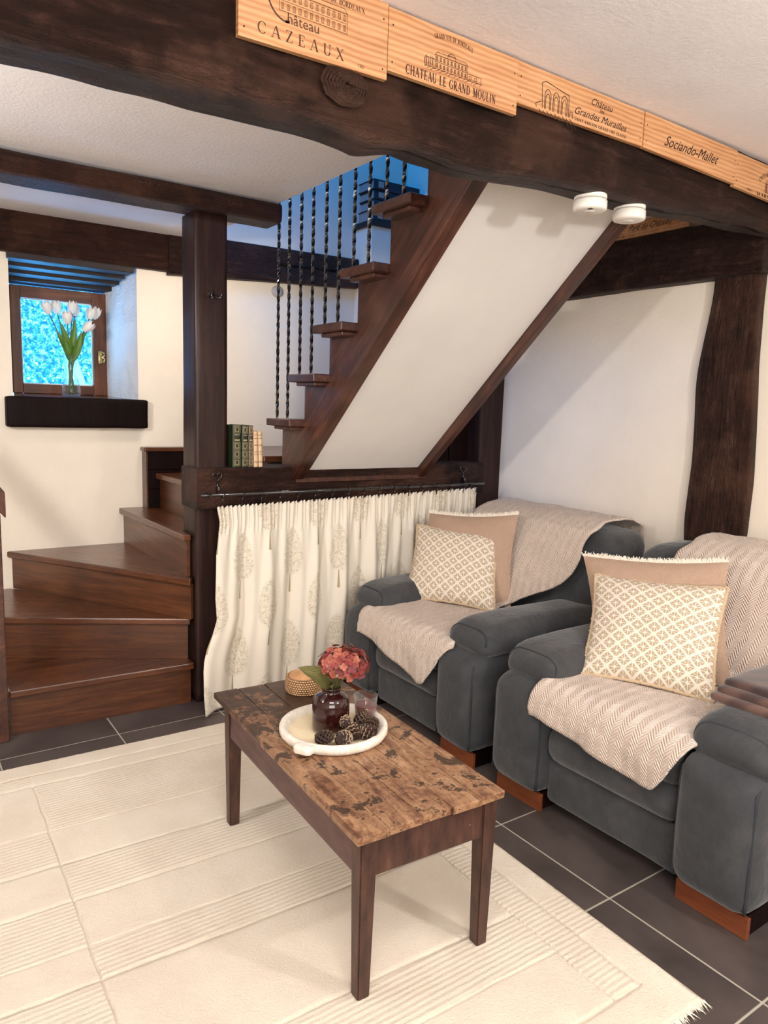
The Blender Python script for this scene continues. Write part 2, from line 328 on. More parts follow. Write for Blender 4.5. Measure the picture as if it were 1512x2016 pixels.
# ---- geometry helpers: vertices are given in world metres; a part keeps its parent's origin
ORG = {}
def tag(o, label=None, cat=None, group=None, kind=None):
    if label: o['label'] = label
    if cat: o['category'] = cat
    if group: o['group'] = group
    if kind: o['kind'] = kind
    return o
def empty(name, loc):
    o = bpy.data.objects.new(name, None); COL.objects.link(o); o.location = loc; o.empty_display_size = 0.05
    ORG[o.name] = Vector(loc); return o
def thing(name, loc, label, cat, group=None): return tag(empty(name, loc), label, cat, group)
def mk(name, verts, faces, mat, parent=None, smooth=False, uvs=None, kind=None, label=None, mats=None, fm=None):
    verts = [Vector(v) for v in verts]
    if parent is not None: off = ORG[parent.name]
    else:
        lo = [min(v[i] for v in verts) for i in range(3)]; hi = [max(v[i] for v in verts) for i in range(3)]
        off = Vector(((lo[0]+hi[0])/2, (lo[1]+hi[1])/2, lo[2]))
    me = bpy.data.meshes.new(name); me.from_pydata([v-off for v in verts], [], faces)
    for m in (mats or [mat]): me.materials.append(m)
    if fm: me.polygons.foreach_set('material_index', fm)
    if smooth: me.polygons.foreach_set('use_smooth', [True]*len(me.polygons))
    if uvs:
        l = me.uv_layers.new(name='UVMap')
        for lp in me.loops: l.data[lp.index].uv = uvs[lp.vertex_index]
    me.update()
    o = bpy.data.objects.new(name, me); COL.objects.link(o)
    if parent is not None: o.parent = parent
    else: o.location = off
    ORG[o.name] = off
    if kind: o['kind'] = kind
    if label: o['label'] = label
    return o

class G:                                   # collects shapes into one mesh
    def __init__(s): s.v = []; s.f = []; s.uv = []
    def add(s, v, f, uv=None):
        n = len(s.v); s.v += [Vector(a) for a in v]; s.f += [tuple(i+n for i in q) for q in f]
        s.uv += uv if uv else [(a[0], a[2]) for a in v]
        return s
    def box(s, lo, hi, bev=0.0, seg=2):
        lo = Vector(lo); hi = Vector(hi)
        bm = bmesh.new(); bmesh.ops.create_cube(bm, size=1.0)
        for v in bm.verts: v.co = Vector(((lo[i]+hi[i])/2+v.co[i]*(hi[i]-lo[i]) for i in range(3)))
        if bev: bmesh.ops.bevel(bm, geom=bm.edges[:], offset=bev, segments=seg, affect='EDGES', profile=0.5)
        s.bm(bm); return s
    def bm(s, bm):
        bm.verts.index_update(); s.add([v.co.copy() for v in bm.verts], [[v.index for v in f.verts] for f in bm.faces]); bm.free()
    def prism(s, poly, z0, z1, bev=0.0, T=None):
        bm = bmesh.new(); vs_ = [bm.verts.new((p[0], p[1], z0)) for p in poly]; f = bm.faces.new(vs_)
        if f.normal.z > 0 or True: bm.normal_update()
        r = bmesh.ops.extrude_face_region(bm, geom=[f])
        for e in r['geom']:
            if isinstance(e, bmesh.types.BMVert): e.co.z = z1
        bmesh.ops.recalc_face_normals(bm, faces=bm.faces[:])
        if bev: bmesh.ops.bevel(bm, geom=bm.edges[:], offset=bev, segments=2, affect='EDGES', profile=0.5)
        if T:
            for v in bm.verts: v.co = Vector(T(v.co))
            bmesh.ops.recalc_face_normals(bm, faces=bm.faces[:])
        s.bm(bm); return s
    def tube(s, pts, rad, n=8, caps=True, twist=0.0, sq=0.0):
        pts = [Vector(p) for p in pts]; N = len(pts); base = len(s.v)
        prev = None
        for i, p in enumerate(pts):
            t = (pts[min(i+1, N-1)]-pts[max(i-1, 0)]).normalized()
            if prev is None:
                a = Vector((0, 0, 1)) if abs(t.z) < 0.9 else Vector((1, 0, 0)); prev = (a-t*a.dot(t)).normalized()
            prev = (prev-t*prev.dot(t)).normalized(); q = t.cross(prev)
            r = rad(i/(N-1)) if callable(rad) else rad
            for k in range(n):
                a = 2*PI*k/n+twist*i
                rr = r*(1+sq*math.cos(4*(2*PI*k/n)))
                s.v.append(p+prev*rr*math.cos(a)+q*rr*math.sin(a)); s.uv.append((k/n, i/N))
        for i in range(N-1):
            for k in range(n):
                k2 = (k+1) % n; s.f.append((base+i*n+k, base+i*n+k2, base+(i+1)*n+k2, base+(i+1)*n+k))
        if caps:
            s.f.append(tuple(base+k for k in reversed(range(n)))); s.f.append(tuple(base+(N-1)*n+k for k in range(n)))
        return s
    def lathe(s, prof, c, n=32, wob=None):
        base = len(s.v); c = Vector(c)
        for i, (r, z) in enumerate(prof):
            for k in range(n):
                a = 2*PI*k/n; rr = r+(wob(i, a) if wob else 0)
                s.v.append(c+Vector((rr*math.cos(a), rr*math.sin(a), z))); s.uv.append((k/n, z))
        for i in range(len(prof)-1):
            for k in range(n):
                k2 = (k+1) % n; s.f.append((base+i*n+k, base+i*n+k2, base+(i+1)*n+k2, base+(i+1)*n+k))
        return s
    def grid(s, fn, nu, nv, uvf=None, closed=False):
        base = len(s.v)
        for j in range(nv+1):
            for i in range(nu+1):
                u, v = i/nu, j/nv; s.v.append(Vector(fn(u, v))); s.uv.append(uvf(u, v) if uvf else (u, v))
        for j in range(nv):
            for i in range(nu):
                a = base+j*(nu+1)+i; s.f.append((a, a+1, a+nu+2, a+nu+1))
        return s
    def rbox(s, c, h, r, n=12, bulge=(0, 0, 0), nz=0.0, nf=8.0, T=None):
        c = Vector(c); h = Vector(h); cache = {}
        def spread(t):                      # more rows near the edges
            return math.copysign(1-(1-abs(t))**1.6, t)
        def vert(p):
            k = (round(p[0], 4), round(p[1], 4), round(p[2], 4))
            if k in cache: return cache[k]
            P = Vector([spread(p[i])*h[i] for i in range(3)])
            q = Vector([max(-(h[i]-r), min(h[i]-r, P[i])) for i in range(3)])
            d = P-q
            if d.length > 1e-9: P = q+d.normalized()*r
            for a in range(3):
                if bulge[a]:
                    o = [i for i in range(3) if i != a]; wgt = 1
                    for i in o: wgt *= max(0, 1-(P[i]/h[i])**2)
                    P[a] += bulge[a]*wgt*(P[a]/h[a])
            P = P+c
            if nz: P += nz*Vector(noise.noise_vector(P*nf))
            if T: P = Vector(T(P))
            s.v.append(P); s.uv.append((P.x+P.y, P.z)); cache[k] = len(s.v)-1; return cache[k]
        for a in range(3):
            for sg in (-1, 1):
                o = [i for i in range(3) if i != a]
                for i in range(n):
                    for j in range(n):
                        q = []
                        for di, dj in ((0, 0), (1, 0), (1, 1), (0, 1)):
                            p = [0, 0, 0]; p[a] = sg; p[o[0]] = -1+2*(i+di)/n; p[o[1]] = -1+2*(j+dj)/n; q.append(vert(p))
                        if (sg > 0) == (a == 1): q.reverse()
                        s.f.append(tuple(q))
        return s
    def mk(s, name, mat, parent=None, smooth=False, **kw):
        return mk(name, s.v, s.f, mat, parent, smooth, s.uv, **kw)

def hewn_beam(name, mat, axis, a0, a1, b0, b1, c0, c1, amp=0.008, step=0.02, rad=0.02, parent=None, mod=None, freq=4.0, seed=0):
    """rough-sawn beam along an axis; the section spans b (2nd) and c (3rd) axes"""
    ax = {'x': (0, 1, 2), 'y': (1, 0, 2), 'z': (2, 0, 1)}[axis]
    n = max(2, int((a1-a0)/step)); sec = []
    m = 9
    for k in range(m): sec.append((k/m, 0.0))
    for k in range(m): sec.append((1.0, k/m))
    for k in range(m): sec.append((1-k/m, 1.0))
    for k in range(m): sec.append((0.0, 1-k/m))
    V = []; F = []; ns = len(sec)
    for i in range(n+1):
        t = a0+(a1-a0)*i/n
        for (u, w_) in sec:
            bb = b0+(b1-b0)*u; cc = c0+(c1-c0)*w_
            # round the corners
            q = [max(b0+rad, min(b1-rad, bb)), max(c0+rad, min(c1-rad, cc))]; d = Vector((bb-q[0], cc-q[1]))
            if d.length > 1e-9: d = d.normalized()*min(d.length, rad); bb, cc = q[0]+d.x, q[1]+d.y
            if mod: bb, cc = mod(t, bb, cc)
            P = [0, 0, 0]; P[ax[0]] = t; P[ax[1]] = bb; P[ax[2]] = cc; P = Vector(P)
            k = P*freq+Vector((seed, seed*2, 0)); k[ax[0]] *= 0.45
            dv = noise.noise_vector(k)*amp+noise.noise_vector(k*3.7)*amp*0.45
            dv[ax[0]] = 0; P += dv; V.append(P)
    for i in range(n):
        for k in range(ns):
            k2 = (k+1) % ns; F.append((i*ns+k, i*ns+k2, (i+1)*ns+k2, (i+1)*ns+k))
    F.append(tuple(range(ns-1, -1, -1))); F.append(tuple(n*ns+k for k in range(ns)))
    if axis == 'y': F = [tuple(reversed(f)) for f in F]
    return mk(name, V, F, mat, parent, True)

def textmesh(s, size, shear=0.0, xs=1.0, bold=0.0):
    cu = bpy.data.curves.new('t', 'FONT'); cu.body = s; cu.size = size; cu.shear = shear; cu.align_x = 'CENTER'; cu.offset = bold; cu.resolution_u = 3
    ob = bpy.data.objects.new('t', cu); COL.objects.link(ob)
    dg = bpy.context.evaluated_depsgraph_get(); me = bpy.data.meshes.new_from_object(ob.evaluated_get(dg))
    v = [(p.co.x*xs, p.co.y) for p in me.vertices]; f = [tuple(p.vertices) for p in me.polygons]
    bpy.data.objects.remove(ob); bpy.data.curves.remove(cu); bpy.data.meshes.remove(me)
    return v, f
# a small roman capital alphabet: (width, strokes, serifs); T thick, t thin
T_, t_ = 0.13, 0.045
def arc(cx, cy, rx, ry, a0, a1): return ('A', cx, cy, rx, ry, a0, a1)
GL = {
 'A': (.74, [(.06, 0, .36, 1, t_), (.38, 1, .68, 0, T_), (.17, .34, .56, .34, t_)], [(.06, 0), (.67, 0)]),
 'B': (.62, [(.14, 0, .14, 1, T_), arc(.2, .75, .3, .25, -90, 90), arc(.2, .26, .36, .26, -90, 90)], [(.12, 0), (.12, 1)]),
 'C': (.74, [arc(.42, .5, .34, .5, 40, 320), (.68, .72, .68, .92, t_)], []),
 'D': (.74, [(.14, 0, .14, 1, T_), arc(.2, .5, .46, .5, -90, 90)], [(.12, 0), (.12, 1)]),
 'E': (.60, [(.14, 0, .14, 1, T_), (.14, .98, .54, .98, t_), (.14, .52, .42, .52, t_), (.14, .02, .56, .02, t_), (.54, .98, .54, .82, t_), (.56, .02, .56, .2, t_), (.42, .42, .42, .62, t_)], [(.12, 0), (.12, 1)]),
 'G': (.78, [arc(.42, .5, .34, .5, 40, 320), (.66, .08, .66, .42, T_), (.68, .74, .68, .92, t_)], [(.66, .42)]),
 'H': (.78, [(.14, 0, .14, 1, T_), (.64, 0, .64, 1, T_), (.14, .52, .64, .52, t_)], [(.14, 0), (.14, 1), (.64, 0), (.64, 1)]),
 'I': (.34, [(.17, 0, .17, 1, T_)], [(.17, 0), (.17, 1)]),
 'L': (.58, [(.14, 0, .14, 1, T_), (.14, .02, .54, .02, t_), (.54, .02, .54, .22, t_)], [(.12, 0), (.14, 1)]),
 'M': (.92, [(.12, 0, .14, 1, t_), (.16, 1, .46, .05, T_), (.46, .05, .76, 1, t_), (.78, 0, .78, 1, T_)], [(.12, 0), (.12, 1), (.78, 0), (.8, 1)]),
 'N': (.78, [(.13, 0, .13, 1, t_), (.14, 1, .64, 0, T_), (.64, 0, .64, 1, t_)], [(.13, 0), (.1, 1), (.64, 1)]),
 'O': (.80, [arc(.4, .5, .34, .5, 0, 360)], []),
 'R': (.70, [(.14, 0, .14, 1, T_), arc(.2, .74, .32, .26, -90, 90), (.3, .48, .62, 0, T_)], [(.12, 0), (.12, 1), (.64, 0)]),
 'S': (.56, [arc(.28, .75, .2, .25, 40, 270), arc(.28, .26, .22, .26, -140, 90)], []),
 'T': (.70, [(.35, 0, .35, 1, T_), (.04, .98, .66, .98, t_), (.04, .98, .04, .8, t_), (.66, .98, .66, .8, t_)], [(.35, 0)]),
 'U': (.76, [(.14, .3, .14, 1, T_), (.62, .3, .62, 1, t_), arc(.38, .3, .24, .3, 180, 360)], [(.14, 1), (.62, 1)]),
 'V': (.72, [(.08, 1, .37, 0, T_), (.37, 0, .64, 1, t_)], [(.08, 1), (.64, 1)]),
 'X': (.72, [(.08, 1, .64, 0, T_), (.08, 0, .62, 1, t_)], [(.08, 0), (.08, 1), (.64, 0), (.62, 1)]),
 'Z': (.66, [(.08, .98, .58, .98, t_), (.56, 1, .1, 0, T_), (.08, .02, .6, .02, t_), (.08, .98, .08, .8, t_), (.6, .02, .6, .22, t_)], []),
 ' ': (.36, [], []), '-': (.4, [(.08, .4, .32, .4, .06)], [])}
def fit(vf, wd):
    v, f = vf; lo = min(p[0] for p in v); hi = max(p[0] for p in v); k = wd/(hi-lo); c = (lo+hi)/2
    return [((x-c)*k, y) for x, y in v], f
def roman(s, h, xs=1.0, gap=0.10, arcr=None, serif=True, wmul=1.0):
    """roman capitals; returns 2D verts, faces, centred; arcr bends the baseline over a circle"""
    V = []; F = []; x0 = 0.0; tot = sum(GL[c][0]+gap for c in s)-gap
    def quad(a, b, wd, ox):
        a = Vector(a); b = Vector(b); d = (b-a)
        if d.length < 1e-6: return
        n = Vector((-d.y, d.x)).normalized()*wd*wmul/2
        k = len(V); V.extend([(a-n, ox), (b-n, ox), (b+n, ox), (a+n, ox)]); F.append((k, k+1, k+2, k+3))
    for c in s:
        wd, st, sf = GL[c]
        for q in st:
            if q[0] == 'A':
                _, cx, cy, rx, ry, a0, a1 = q; n = max(6, int(abs(a1-a0)/18))
                for i in range(n):
                    t0 = math.radians(a0+(a1-a0)*i/n); t1 = math.radians(a0+(a1-a0)*(i+1)/n); tm = (t0+t1)/2
                    quad((cx+rx*math.cos(t0), cy+ry*math.sin(t0)), (cx+rx*math.cos(t1), cy+ry*math.sin(t1)), t_+(T_-t_)*abs(math.cos(tm))**1.5, x0)
            else: quad(q[:2], q[2:4], q[4], x0)
        if serif:
            for (sx, sy) in sf:
                yy = t_/2 if sy < 0.01 else (1-t_/2 if sy > 0.99 else sy); quad((sx-.13, yy), (sx+.13, yy), t_, x0)
        x0 += wd+gap
    out = []
    for (p, ox) in V:
        X = (p.x+ox-tot/2)*h*xs; Y = p.y*h
        if arcr: a = X/arcr; X, Y = (arcr+Y)*math.sin(a), (arcr+Y)*math.cos(a)-arcr
        out.append((X, Y))
    return out, F
# ================================================================ SETTING
XW, YW, ZC = 3.03, 4.18, 2.281
def struct(o): o['kind'] = 'structure'; return o
# floor: grout bed with single tiles
fl = struct(G().box((-2.0, -2.6, -0.06), (3.13, 4.72, -0.0012)).mk('floor', M['grout']))
TS = 0.45; tile0 = None
for i in range(-7, 4):
    for j in range(-8, 7):
        x = 1.689+TS*i; y = 1.2166+TS*j
        if x > 3.0 or y > 4.1 or x+TS < -1.7 or y+TS < -2.2: continue
        if tile0 is None:
            tile0 = G().box((x+.0028, y+.0028, -0.008), (x+TS-.0028, y+TS-.0028, 0.0), 0.0012, 1).mk('tile', M['tile'], fl); tx, ty = x, y
        else:
            o = tile0.copy(); COL.objects.link(o); o.parent = fl; o.location = (x-tx, y-ty, 0)
# walls
g = G().box((-2.0, YW, 0), (0.608, 4.72, 4.3)).box((1.235, YW, 0), (3.13, 4.72, 4.3)).box((0.608, YW, 0), (1.235, 4.72, 1.30)).box((0.608, YW, 2.10), (1.235, 4.72, 4.3))
wb = struct(g.mk('wall_back', M['plaster']))
g = G().grid(lambda u, v: (1.236-0.060*v+0.010*noise.noise(Vector((v*7, u*9, 3)))*math.sin(PI*min(1, v*1.6)), YW+0.44*v, 1.36+0.76*u), 50, 30)
g.mk('window_reveal', M['reveal'], wb, True)
G().grid(lambda u, v: (0.607+0.065*v, YW+0.44*v, 1.36+0.76*u), 10, 10).mk('window_reveal', M['reveal'], wb, True)
struct(G().box((XW, -2.6, 0), (3.13, YW, 4.3)).mk('wall_right', M['plaster']))
struct(G().box((-2.1, -2.6, 0), (-2.0, YW, 4.3)).mk('wall_left', M['plaster']))
struct(G().box((-2.1, -2.7, 0), (3.13, -2.6, 4.3)).mk('wall_front', M['plaster']))
g = G().box((-2.0, -2.6, ZC), (XW, 1.70, 2.5)).box((-2.0, 1.70, ZC), (1.57, YW, 2.5)).box((2.46, 1.70, ZC), (XW, 3.3, 2.5))
# slightly uneven plaster lip at the stairwell edge
struct(g.mk('ceiling', M['ceiling']))
struct(G().box((-2.1, -2.7, 4.3), (3.13, 4.72, 4.4)).mk('ceiling_upper', M['ceiling']))
# window
win = empty('window_1', (0.93, 4.6, 1.405)); win['kind'] = 'structure'
x0, x1, z0, z1 = 0.672, 1.180, 1.404, 1.992
G().box((x0, 4.60, z0), (0.722, 4.66, z1), .003).mk('window_frame', M['windowwood'], win)
G().box((1.104, 4.60, z0), (x1, 4.66, z1), .003).mk('window_frame', M['windowwood'], win)
M['windowwood_x'] = wood('window_wood_x', rgb(64, 30, 18), rgb(110, 60, 34), rgb(150, 92, 54), (1, 10, 10), 0.4, 0.15)
G().box((0.722, 4.60, 1.926), (1.104, 4.655, z1), .003).mk('window_frame', M['windowwood_x'], win)
G().box((0.722, 4.60, z0), (1.104, 4.655, 1.457), .003).mk('window_frame', M['windowwood_x'], win)
G().box((0.72, 4.626, 1.455), (1.106, 4.632, 1.928)).mk('glass_pane', M['pane'], win)
g = G()
for (a, b_) in (((0.722, 4.615, 1.457), (0.728, 4.625, 1.926)), ((1.098, 4.615, 1.457), (1.104, 4.625, 1.926)), ((0.722, 4.615, 1.920), (1.104, 4.625, 1.926)), ((0.722, 4.615, 1.457), (1.104, 4.625, 1.463))): g.box(a, b_)
g.mk('glazing_bead', M['plastic'], win, label='pale glazing bead')
# brass espagnolette latch
g = G().box((1.128, 4.590, 1.585), (1.152, 4.60, 1.665), .004)
g.tube([(1.140, 4.592, 1.662), (1.158, 4.582, 1.652), (1.160, 4.578, 1.635), (1.146, 4.578, 1.628), (1.160, 4.578, 1.618), (1.158, 4.582, 1.600), (1.140, 4.592, 1.590)], .006, 8)
g.mk('window_latch', M['brass'], win, True, label='brass window latch')
# stepped lintel boards over the window recess
for k, (ya, yb, zz) in enumerate(((4.15, 4.27, 2.058), (4.27, 4.39, 2.04), (4.39, 4.51, 2.022), (4.51, 4.66, 2.0))):
    struct(G().box((0.60, ya, zz), (1.20 if k else 1.215, yb, 2.12), .004).mk('trim_%d' % (k+1), M['board_x']))
# sill beam
def sl(p):
    return (p.x, p.y, p.z+(0.018*(p.y-4.12)/0.48 if p.z > 1.34 else 0))
bm_ = G().rbox((0.919, 4.15, 1.309), (0.352, 0.034, 0.078), 0.012, 12, nz=0.002)
sb = bm_.mk('window_sill', M['darkpaint'], None, True); struct(sb)
M['silltop'] = plain('polished_sill', rgb(52, 34, 28), 0.12)
g = G(); g.v = [Vector(p) for p in ((.612, 4.17, 1.384), (1.232, 4.17, 1.384), (1.18, 4.61, 1.404), (.675, 4.61, 1.404), (.612, 4.17, 1.30), (1.232, 4.17, 1.30), (1.18, 4.61, 1.30), (.675, 4.61, 1.30))]
g.uv = [(0, 0)]*8; g.f = [(0, 1, 2, 3), (0, 4, 5, 1), (2, 6, 7, 3)]
g.mk('sill_top', M['silltop'], sb)
# outside: paved bank and hedge beyond the window
G().box((-1.5, 5.0, 0.6), (4.0, 9.0, 0.7)).mk('floor_outside', M['paving'])['kind'] = 'structure'
rnd = random.Random(3); g = G()
for i in range(9000):
    x = rnd.uniform(0.0, 3.4); z = rnd.uniform(0.7, 3.4); y = 7.2+rnd.uniform(-.25, .25); s = rnd.uniform(.010, .026); a = rnd.uniform(0, PI); t = rnd.uniform(-.8, .8)
    ux = Vector((math.cos(a), t*.5, math.sin(a)))*s; uy = Vector((-math.sin(a), t, math.cos(a)))*s*.6; c_ = Vector((x, y, z))
    g.add([c_-ux, c_-uy, c_+ux, c_+uy], [(0, 1, 2, 3)])
g.box((-0.2, 7.5, 0.7), (3.6, 7.6, 3.5))
h = g.mk('hedge', M['hedge']); tag(h, 'sunlit hedge seen through the window behind the tulips', 'hedge', kind='stuff')
wf = thing('wire_fence', (1.7, 6.6, 0.7), 'thin wire fence in front of the hedge outside the window', 'fence')
g = G()
for i in range(26): g.box((0.45+i*.1, 6.60, 0.7), (0.4535+i*.1, 6.604, 3.0))
for z in (1.32, 2.3, 2.95): g.box((0.45, 6.595, z), (2.98, 6.613, z+.02))
g.mk('wires', M['hedgeback'], wf, kind='stuff')
pv = [(1.25, 6.1, .7), (1.66, 6.1, .7), (1.37, 6.35, 1.78), (1.32, 6.35, 1.78)]
o = G().add([Vector(p) for p in pv]+[Vector(p)+Vector((0, .1, 0)) for p in pv], [(0, 1, 2, 3), (4, 5, 6, 7), (0, 4, 5, 1), (1, 5, 6, 2), (2, 6, 7, 3), (3, 7, 4, 0)]).mk('garden_ramp', M['paving'])
tag(o, 'pale sloping garden ramp rising beyond the right of the window', 'ramp')

# ---------------------------------------------------------------- timbers
def bigmod(t, b_, c_):
    # wany lower edge: front arris hangs and recedes, left end thicker
    k = (c_-2.0)/0.28; low = max(0, 1-k)
    tab = ((-2, 0), (.24, .0), (.53, .008), (.76, .014), (.92, .012), (1.02, -.004), (1.13, .020), (1.28, .012), (1.56, .030), (2.0, .043), (2.5, .07), (3.1, .10)); dz = 0
    for (ta, za), (tb_, zb) in zip(tab, tab[1:]):
        if ta <= t <= tb_: dz = za+(zb-za)*(t-ta)/(tb_-ta)
    if b_ < 1.56: b_ += low*(0.004 if t < .6 else 0.03*min(1, (t-.6)/.5))+low*0.006*math.sin(t*5)
    # knot
    return b_, c_+low*dz
bb = hewn_beam('ceiling_beam', M['beamx'], 'x', -1.99, 3.02, 1.503, 1.672, 2.0, 2.29, 0.012, 0.013, 0.035, mod=bigmod, freq=5.0)
tag(bb, 'huge rough dark ceiling beam crossing the picture above the stairs', 'beam')
# knot on its face
g = G()
for k in range(7):
    r = .05-.007*k
    g.tube([(0.905+r*1.15*math.cos(a*PI/9), 1.4985-.0015*k+.003*math.sin(a*3), 2.088+r*.8*math.sin(a*PI/9)) for a in range(19)], .004, 6, False)
g.mk('knot', M['beamx'], bb, True)
b3 = hewn_beam('ceiling_beam', M['beam_red'], 'x', -1.99, 1.572, 3.12, 3.30, 2.19, 2.275, 0.005, 0.02, 0.02, seed=3)
tag(b3, 'brown ceiling beam carried by the square stair post', 'beam')
b4 = hewn_beam('ceiling_beam', M['beam_red'], 'x', -1.99, 1.40, 4.135, 4.2, 2.088, 2.288, 0.003, 0.025, 0.01, seed=8)
tag(b4, 'long reddish brown beam over the window on the back wall', 'beam')
b5 = hewn_beam('ceiling_beam', M['beamx'], 'x', 1.40, 2.625, 4.125, 4.2, 2.075, 2.300, 0.003, 0.025, 0.01, seed=11, mod=lambda t, b_, c_: (b_, c_+(.052*(t-1.4) if c_ < 2.2 else .012*(t-1.4))))
tag(b5, 'near black beam on the back wall behind the iron balusters', 'beam')
b6 = hewn_beam('wall_beam', M['beamy'], 'y', 1.66, 3.2, 2.955, 3.06, 1.968, 2.205, 0.006, 0.02, 0.02, seed=4)
tag(b6, 'rough dark beam along the right wall under the ceiling', 'beam')
def pm(t, b_, c_):   # t = z, b_ = x, c_ = y
    if c_ < 1.79: c_ += 0.015*math.sin(t*4.2)+0.02*(1.9-t)*0.0
    else: c_ += -0.02*math.sin(t*3.0+1)+0.012*math.sin(t*9)+.012
    return b_, c_
pr = hewn_beam('wall_post', M['beamz'], 'z', 0.0, 1.975, 2.985, 3.06, 1.66, 1.895, 0.006, 0.02, 0.022, mod=pm, seed=6)
tag(pr, 'gnarled brown upright post against the right wall behind the near armchair', 'post')
b7 = hewn_beam('wall_beam', M['beamy'], 'y', -0.6, 1.50, 2.955, 3.06, 1.99, 2.2, 0.006, 0.03, 0.02, seed=9)
tag(b7, 'rough dark wall beam nearest the camera beyond the right edge', 'beam')
sp = hewn_beam('stair_post', M['post_polished'], 'z', 0.0, 2.192, 1.185, 1.334, 3.17, 3.33, 0.0015, 0.04, 0.006, seed=2)
tag(sp, 'square dark brown post beside the winding stairs', 'post')
cp = hewn_beam('corner_post', M['board_z'], 'z', 0.0, 2.28, 2.86, 3.028, 3.16, 3.32, 0.003, 0.03, 0.01, seed=5)
tag(cp, 'nearly black upright post in the corner behind the far armchair', 'post')
rb = hewn_beam('stair_rail_beam', M['beamx'], 'x', 1.172, 2.858, 3.118, 3.32, 0.912, 1.095, 0.003, 0.02, 0.01, seed=12)
tag(rb, 'dark horizontal beam carrying the books above the curtain rail', 'beam')
# dark boarding behind the stair soffit
bd = thing('dark_boarding', (2.65, 3.3, 1.09), 'dark vertical boarding between the stair soffit and the corner post', 'panelling')
for i in range(3):
    G().box((2.452+i*.136, 3.26+(i % 2)*.008, 1.09), (2.452+i*.136+.131, 3.29+(i % 2)*.008, 2.275), .003, 1).mk('board', M['darkpaint'], bd)
cb = thing('closet_shade_back', (2.1, 3.34, 0), 'black backing added as shade under the stairs behind the tree print curtain', 'panelling')  # black boards added to stand in for the dark void behind the curtain
for i in range(8):
    G().box((1.350+i*.188, 3.322, 0), (1.350+i*.188+.183, 3.336, 0.91), .003, 1).mk('board', M['darkpaint'], cb)

# ---------------------------------------------------------------- staircase
st = thing('winding_staircase', (1.2, 3.3, 0), 'dark varnished wooden staircase winding round the square post with twisted iron balusters', 'staircase')
def tread(poly, z, th=0.032, m='tread'): G().prism(poly, z-th, z, 0.006).mk('tread', M[m], st)
def riser(a, b_, z0, z1, th=0.018, m='riser'):
    a = Vector(a); b_ = Vector(b_); n = Vector((-(b_-a).y, (b_-a).x)).normalized()*th
    G().prism([a, b_, b_+n, a+n], z0, z1, 0.001).mk('riser', M[m], st)
tread([(.408, 3.20), (1.172, 3.166), (1.176, 3.27), (.408, 3.72)], .197)
riser((.412, 3.220), (1.163, 3.186), 0, .166)
tread([(.408, 3.647), (1.169, 3.206), (1.176, 3.30), (.56, 4.175), (.408, 4.175)], .395, m='tread2')
riser((.412, 3.667), (1.166, 3.230), .197, .364, m='riser2')
tread([(.548, 4.178), (1.155, 3.165), (1.178, 3.20), (1.178, 3.34), (1.16, 4.178)], .591, m='tread3')
riser((.572, 4.176), (1.166, 3.19), .395, .560, m='riser3')
tread([(1.118, 4.178), (1.140, 3.212), (1.178, 3.212), (1.180, 3.338), (1.345, 3.345), (1.345, 4.178)], .788, m='tread4')
riser((1.142, 4.176), (1.162, 3.23), .591, .757, m='riser4')
tread([(1.300, 4.10), (1.306, 3.36), (1.64, 3.36), (1.64, 4.10)], .985)
riser((1.325, 4.10), (1.328, 3.37), .788, .954, m='riser4')
tread([(1.60, 4.10), (1.60, 3.345), (2.39, 3.345), (2.39, 4.10)], 1.13)
riser((1.62, 4.10), (1.62, 3.35), .985, 1.10)
# boxed panels and cap along the back wall
for i in range(3):
    za, zb = .788+i*.108, .788+(i+1)*.108-.002
    G().box((1.258, 4.105+.002*(i % 2), za), (1.93, 4.125, min(zb, 1.105)), .002, 1).mk('side_panel', M['darkpaint'], st)
G().box((1.250, 4.10, .788), (1.258, 4.178, 1.106)).mk('side_panel', M['riser'], st)
G().box((1.238, 4.092, 1.104), (2.60, 4.178, 1.128), .008, 3).mk('wall_cap', M['tread'], st)
G().box((1.93, 4.12, .788), (2.55, 4.178, 1.104), .002, 1).mk('side_panel', M['ceiling'], st, label='pale panel')  # paler than the boards to its left
# upper flight
NT = 7; treads = []
zt = lambda k: 1.320+.2*k
yf = lambda k: 3.240-.216*k
for k in range(NT):
    G().box((1.56, yf(k)-.238, zt(k)-.034), (2.40, yf(k), zt(k)), .004, 1).mk('tread', M['string'], st)
    G().box((1.585, yf(k)-.205, zt(k)-.050), (1.66, yf(k)-.035, zt(k)-.034), .003, 1).mk('tread_moulding', M['string'], st)
    G().box((1.66, yf(k)-.032, zt(k)-.2), (2.38, yf(k)-.014, zt(k)-.034)).mk('riser', M['riser'], st)
slope = (2.124-1.04)/(3.11-1.90)
zl = lambda y: 1.04+(3.11-y)*slope        # lower edge of the string
def string(xa, xb, name):
    poly = [(3.13, zl(3.13))]
    poly.append((yf(0)-.005, zl(3.13))) if False else None
    poly.append((yf(0)-.010+.0, 1.10)); 
    for k in range(NT):
        y = yf(k)-.012
        poly.append((y, zt(k)-.034)); poly.append((yf(k+1)-.012, zt(k)-.034))
    ye = yf(NT)-.012
    poly.append((ye, zl(ye)))
    return G().prism(poly, xa, xb, .001, T=lambda c: (c.z, c.x, c.y)).mk(name, M['string'], st)
string(1.642, 1.668, 'string_board')
